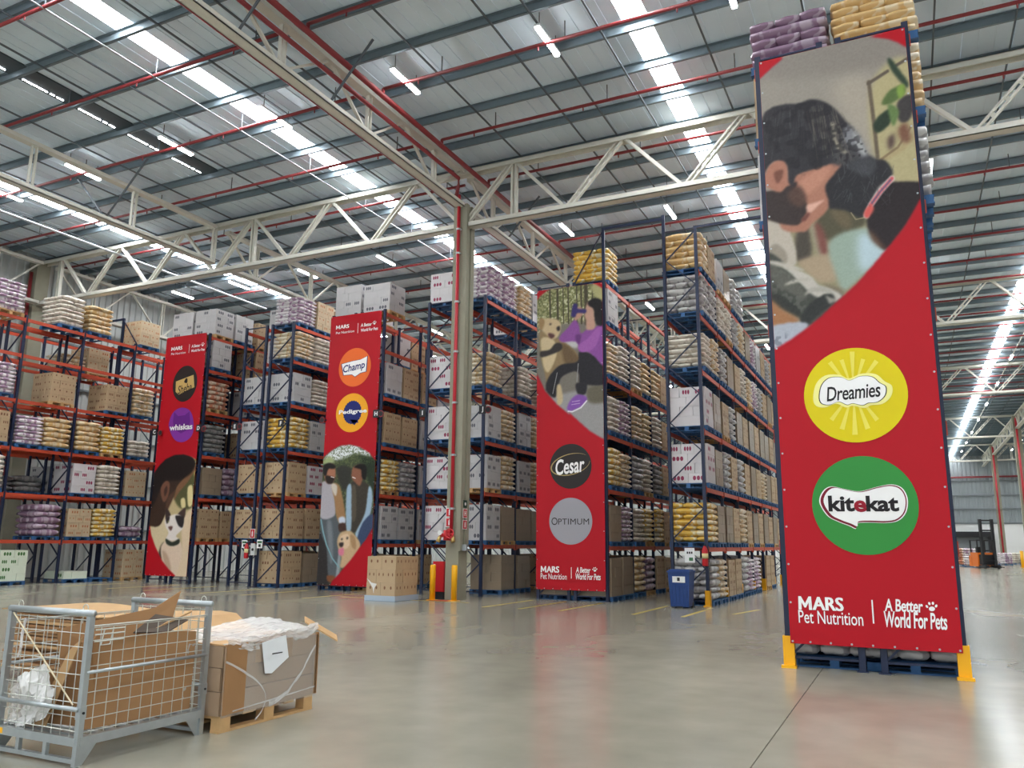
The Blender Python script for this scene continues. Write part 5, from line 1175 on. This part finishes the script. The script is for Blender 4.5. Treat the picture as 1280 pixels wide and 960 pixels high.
for y0 in (-hy+0.04,):
    s = MB(); X = hx+0.012
    for z in (0.88, 0.93, 0.965): s.tube([(X, y0, z), (X, y0+0.26, z)], 0.006, M_WIRE, 6)
    s.tube([(X, y0+0.08, 0.965), (X, y0+0.06, 0.85), (X, y0+0.14, 0.85), (X, y0+0.16, 0.965)], 0.006, M_WIRE, 6); s.obj('latch', t)
MB().tube([(hx-0.06, -hy-0.03, 0.43), (-hx+0.06, -hy-0.03, 1.06)], 0.006, mat('twine', (216, 200, 168), 0.8), 6).obj('tie_cord', t)
MB().tube([(-hx+0.16, -hy+0.01, 1.02), (-hx+0.15, -hy, 0.9), (-hx+0.17, -hy-0.01, 0.8), (-hx+0.13, -hy, 0.72)], 0.012, mfilm, 6).obj('film_twist', t)
MB().box(-hx+0.0, -hx+0.09, -hy-0.028, -hy-0.025, 0.15, 0.19, M_GUARD).obj('yellow_tag', t)
# scrap inside the cage
def sheet(name, label, pts, thick, m, cat='cardboard'):
    """a cut board: outline pts (3-D, planar), given a real thickness"""
    P = [Vector(p) for p in pts]; nrm = (P[1]-P[0]).cross(P[2]-P[0]).normalized()*thick
    s = MB(); n = len(P); k = s.slot(m); s.v += [tuple(p) for p in P]+[tuple(p+nrm) for p in P]
    s.f.append(tuple(range(n))[::-1]); s.m.append(k); s.f.append(tuple(range(n, 2*n))); s.m.append(k)
    for i in range(n): s.f.append((i, (i+1) % n, n+(i+1) % n, n+i)); s.m.append(k)
    return tag(s.obj(name), label, cat)
bx, by = -6.13, 4.915
sheet('cardboard_sheet', 'large brown cardboard sheet standing along cage mesh', [(bx+0.33, by-0.46, 0.215), (bx+0.41, by+0.5, 0.215), (bx+0.40, by+0.52, 0.86), (bx+0.36, by+0.3, 0.88), (bx+0.28, by-0.5, 0.86)], 0.012, M_KRAFT)
sheet('cardboard_sheet', 'tall cardboard flap rising above the cage', [(bx-0.1, by-0.35, 0.5), (bx+0.2, by+0.25, 0.5), (bx+0.22, by+0.42, 1.0), (bx+0.2, by+0.5, 1.2), (bx+0.12, by+0.3, 1.06), (bx-0.14, by-0.42, 0.93)], 0.01, M_KRAFT)
sheet('cardboard_sheet', 'slanted cardboard panel behind cage front gate', [(bx-0.42, by-0.44, 0.215), (bx+0.3, by-0.36, 0.215), (bx+0.36, by-0.4, 0.92), (bx-0.05, by-0.45, 0.6), (bx-0.43, by-0.48, 0.62)], 0.01, M_KRAFT)
sheet('cardboard_sheet', 'torn cardboard strip leaning in cage corner', [(bx-0.18, by-0.5, 0.22), (bx-0.02, by-0.5, 0.22), (bx+0.33, by-0.53, 0.9), (bx+0.2, by-0.53, 0.8)], 0.008, M_KRAFT2)
sheet('cardboard_strip', 'narrow pale cardboard strip poking from the cage top', [(bx+0.05, by+0.1, 0.8), (bx+0.11, by+0.1, 0.8), (bx+0.36, by+0.5, 1.02), (bx+0.34, by+0.52, 1.03)], 0.012, M_KRAFT2)
sheet('cardboard_offcut', 'dark cardboard offcut near the cage top', [(bx+0.1, by+0.12, 0.86), (bx+0.3, by+0.3, 0.86), (bx+0.34, by+0.48, 0.95), (bx+0.14, by+0.3, 1.0)], 0.012, mat('cardboard_dark', (84, 72, 62), 0.8))
g = crumple(14, 12, lambda u, v: (bx-0.3+0.34*u+0.05*math.sin(v*4), by-0.56+0.04*math.sin(u*7)*math.sin(v*6), 0.3+0.4*v-0.12*(1-u)), 0.014, 12, mat('plastic_bag_white', (228, 226, 222), 0.3, coat=0.4), 'plastic_film', None); tag(g, 'crumpled white plastic film behind the cage gate', 'plastic film')
g = crumple(10, 12, lambda u, v: (bx-0.42+0.2*u, by-0.55+0.03*math.sin(u*9), 0.22+0.3*v), 0.015, 13, mfilm, 'plastic_film', None); tag(g, 'clear plastic film in the left cage corner', 'plastic film')
g = crumple(8, 14, lambda u, v: (bx+0.38+0.03*math.sin(v*8), by+0.42+0.12*u, 0.25+0.5*v), 0.013, 14, mfilm, 'plastic_film', None); tag(g, 'clear plastic film in the right cage corner', 'plastic film')

# ---- piles of flat cardboard behind the cage
t = thing('cardboard_pile', 'pile of flattened cardboard behind the wire cage', 'cardboard', (-8.6, 7.0, 0), -0.04)
for x in (-1.0, 0, 1.0): MB().box(x-0.07, x+0.07, -0.45, 0.45, 0, 0.1, M_WOOD).obj('bearer', t)
for y in (-0.4, 0, 0.4): MB().box(-1.2, 1.2, y-0.06, y+0.06, 0.1, 0.125, M_WOOD).obj('deck_board', t)
rnd = random.Random(4)
for i in range(15):
    z = 0.126+i*0.043; dx, dy = rnd.uniform(-0.1, 0.1), rnd.uniform(-0.06, 0.06)
    o = MB().box(-1.35+dx, 1.3+dx, -0.5+dy, 0.5+dy, z, z+rnd.uniform(0.022, 0.038), M_KRAFT if i % 3 else M_KRAFT2).obj('sheet', t)
s = MB(); n = 12
for i in range(n):
    def pr(u): return (-1.5+3.1*u, 0.80+0.02*math.sin(u*9)-(0.16*max(0, (u-0.88)/0.12)**2))
    (xa, za), (xb, zb_) = pr(i/n), pr((i+1)/n)
    s.face([(xa, -0.56, za), (xb, -0.56, zb_), (xb, 0.52, zb_), (xa, 0.52, za)], M_KRAFT2); s.face([(xa, -0.56, za-0.012), (xa, 0.52, za-0.012), (xb, 0.52, zb_-0.012), (xb, -0.56, zb_-0.012)], M_KRAFT2); s.face([(xa, -0.56, za-0.012), (xb, -0.56, zb_-0.012), (xb, -0.56, zb_), (xa, -0.56, za)], M_KRAFT2); s.face([(xb, 0.52, zb_-0.012), (xa, 0.52, za-0.012), (xa, 0.52, za), (xb, 0.52, zb_)], M_KRAFT2)
s.face([(1.6, -0.56, 0.628), (1.6, 0.52, 0.628), (1.6, 0.52, 0.64), (1.6, -0.56, 0.64)], M_KRAFT2); s.obj('top_sheet', t)

# ---- far right: reach truck and goods
M_ORG = mat('truck_orange', (226, 118, 34), 0.4)
t = thing('reach_truck', 'orange and black reach truck at the far right', 'forklift', (5.2, 77.0, 0), 0.35)
for x in (-0.45, 0.45):
    MB().box(x-0.09, x+0.09, -1.1, -0.85, 0.05, 3.9, M_DARK).obj('mast_rail', t); MB().box(x-0.06, x+0.06, -2.3, -1.1, 0.12, 0.18, M_DARK).obj('fork', t); MB().box(x-0.12, x+0.12, -1.6, 0.2, 0.06, 0.26, M_DARK).obj('outrigger', t)
for z in (0.6, 1.4, 2.2, 3.0, 3.8): MB().box(-0.45, 0.45, -1.05, -0.9, z-0.05, z+0.06, M_DARK).obj('mast_crossbar', t)
MB().box(-0.6, 0.6, -0.4, 0.9, 0.15, 1.25, M_ORG).obj('body', t); MB().box(-0.62, 0.62, 0.7, 1.15, 0.15, 1.0, M_ORG).obj('counterweight', t); MB().box(-0.5, 0.5, -0.85, -0.4, 0.3, 1.1, M_DARK).obj('battery_box', t)
for x in (-0.55, 0.55):
    for y in (-0.35, 0.85): MB().box(x-0.04, x+0.04, y-0.04, y+0.04, 1.25, 2.2, M_DARK).obj('guard_post', t)
MB().box(-0.6, 0.6, -0.45, 0.95, 2.2, 2.28, M_DARK).obj('roof_guard', t); MB().box(-0.25, 0.25, 0.2, 0.7, 1.25, 1.7, M_DARK).obj('seat', t)
for x, y in ((-0.5, -1.3), (0.5, -1.3), (0, 0.8)): MB().tube([(x-0.08, y, 0.17), (x+0.08, y, 0.17)], 0.17, M_DARK, 14).obj('wheel', t)
def loose_load(code, x, y, label, layers=5, rot=0.0):
    q = thing('sack_pallet' if code in SACKS else 'carton_pallet', label, 'pallet load', (x, y, 0), rot); link('pallet', PAL['b'], q)
    (sack_load if code in SACKS else carton_load)(q, code, layers, False, seed=int(x*7+y), hl=0.2)
    return q
loose_load('P', 4.55, 80.5, 'white and red sack pallet at far right, beside the reach truck', 7); loose_load('X', 4.0, 83.5, 'tan sack pallet at far right, nearest the tallest banner', 7)
loose_load('P', 8.0, 92, 'white and purple sack pallet far right, beyond the reach truck', 5); loose_load('W', 9.3, 97, 'white sack pallet far right, beside the far column', 5); loose_load('D', 10.2, 96, 'low dark pallet load by the far columns', 2)
t = thing('fire_cabinet', 'red fire cabinet at the right picture edge', 'cabinet', (9.3, 83.6, 0)); MB().box(-0.4, 0.5, -0.3, 0.3, 0.1, 1.5, M_RED).obj('body', t); MB().box(-0.36, 0.46, -0.32, -0.3, 0.15, 1.45, M_RED).obj('door', t); MB().box(-0.3, 0.4, -0.2, 0.2, 0, 0.1, M_DARK).obj('plinth', t)
t = thing('bollard', 'yellow bollard at far right beside the red cabinet', 'bollard', (8.5, 83.0, 0)); MB().tube([(0, 0, 0.02), (0, 0, 1.4)], 0.13, M_GUARD, 12).obj('tube', t, True); MB().box(-0.2, 0.2, -0.2, 0.2, 0, 0.02, M_GUARD).obj('base_plate', t)
t = thing('dock_shelter', 'dark loading dock shelter on the far wall behind the reach truck', 'dock', (6.5, 124.0, 0))
MB().box(-4.6, 3.2, -0.6, 0.7, 3.0, 3.7, M_DARK).obj('canopy', t); MB().box(-4.6, -4.0, -0.5, 0.7, 0, 3.0, M_DARK).obj('side_pad', t); MB().box(2.6, 3.2, -0.5, 0.7, 0, 3.0, M_DARK).obj('side_pad', t); MB().box(-4.0, 2.6, 0.1, 0.7, 0, 3.0, mat('dock_door_grey', (120, 124, 128), 0.5)).obj('door', t)
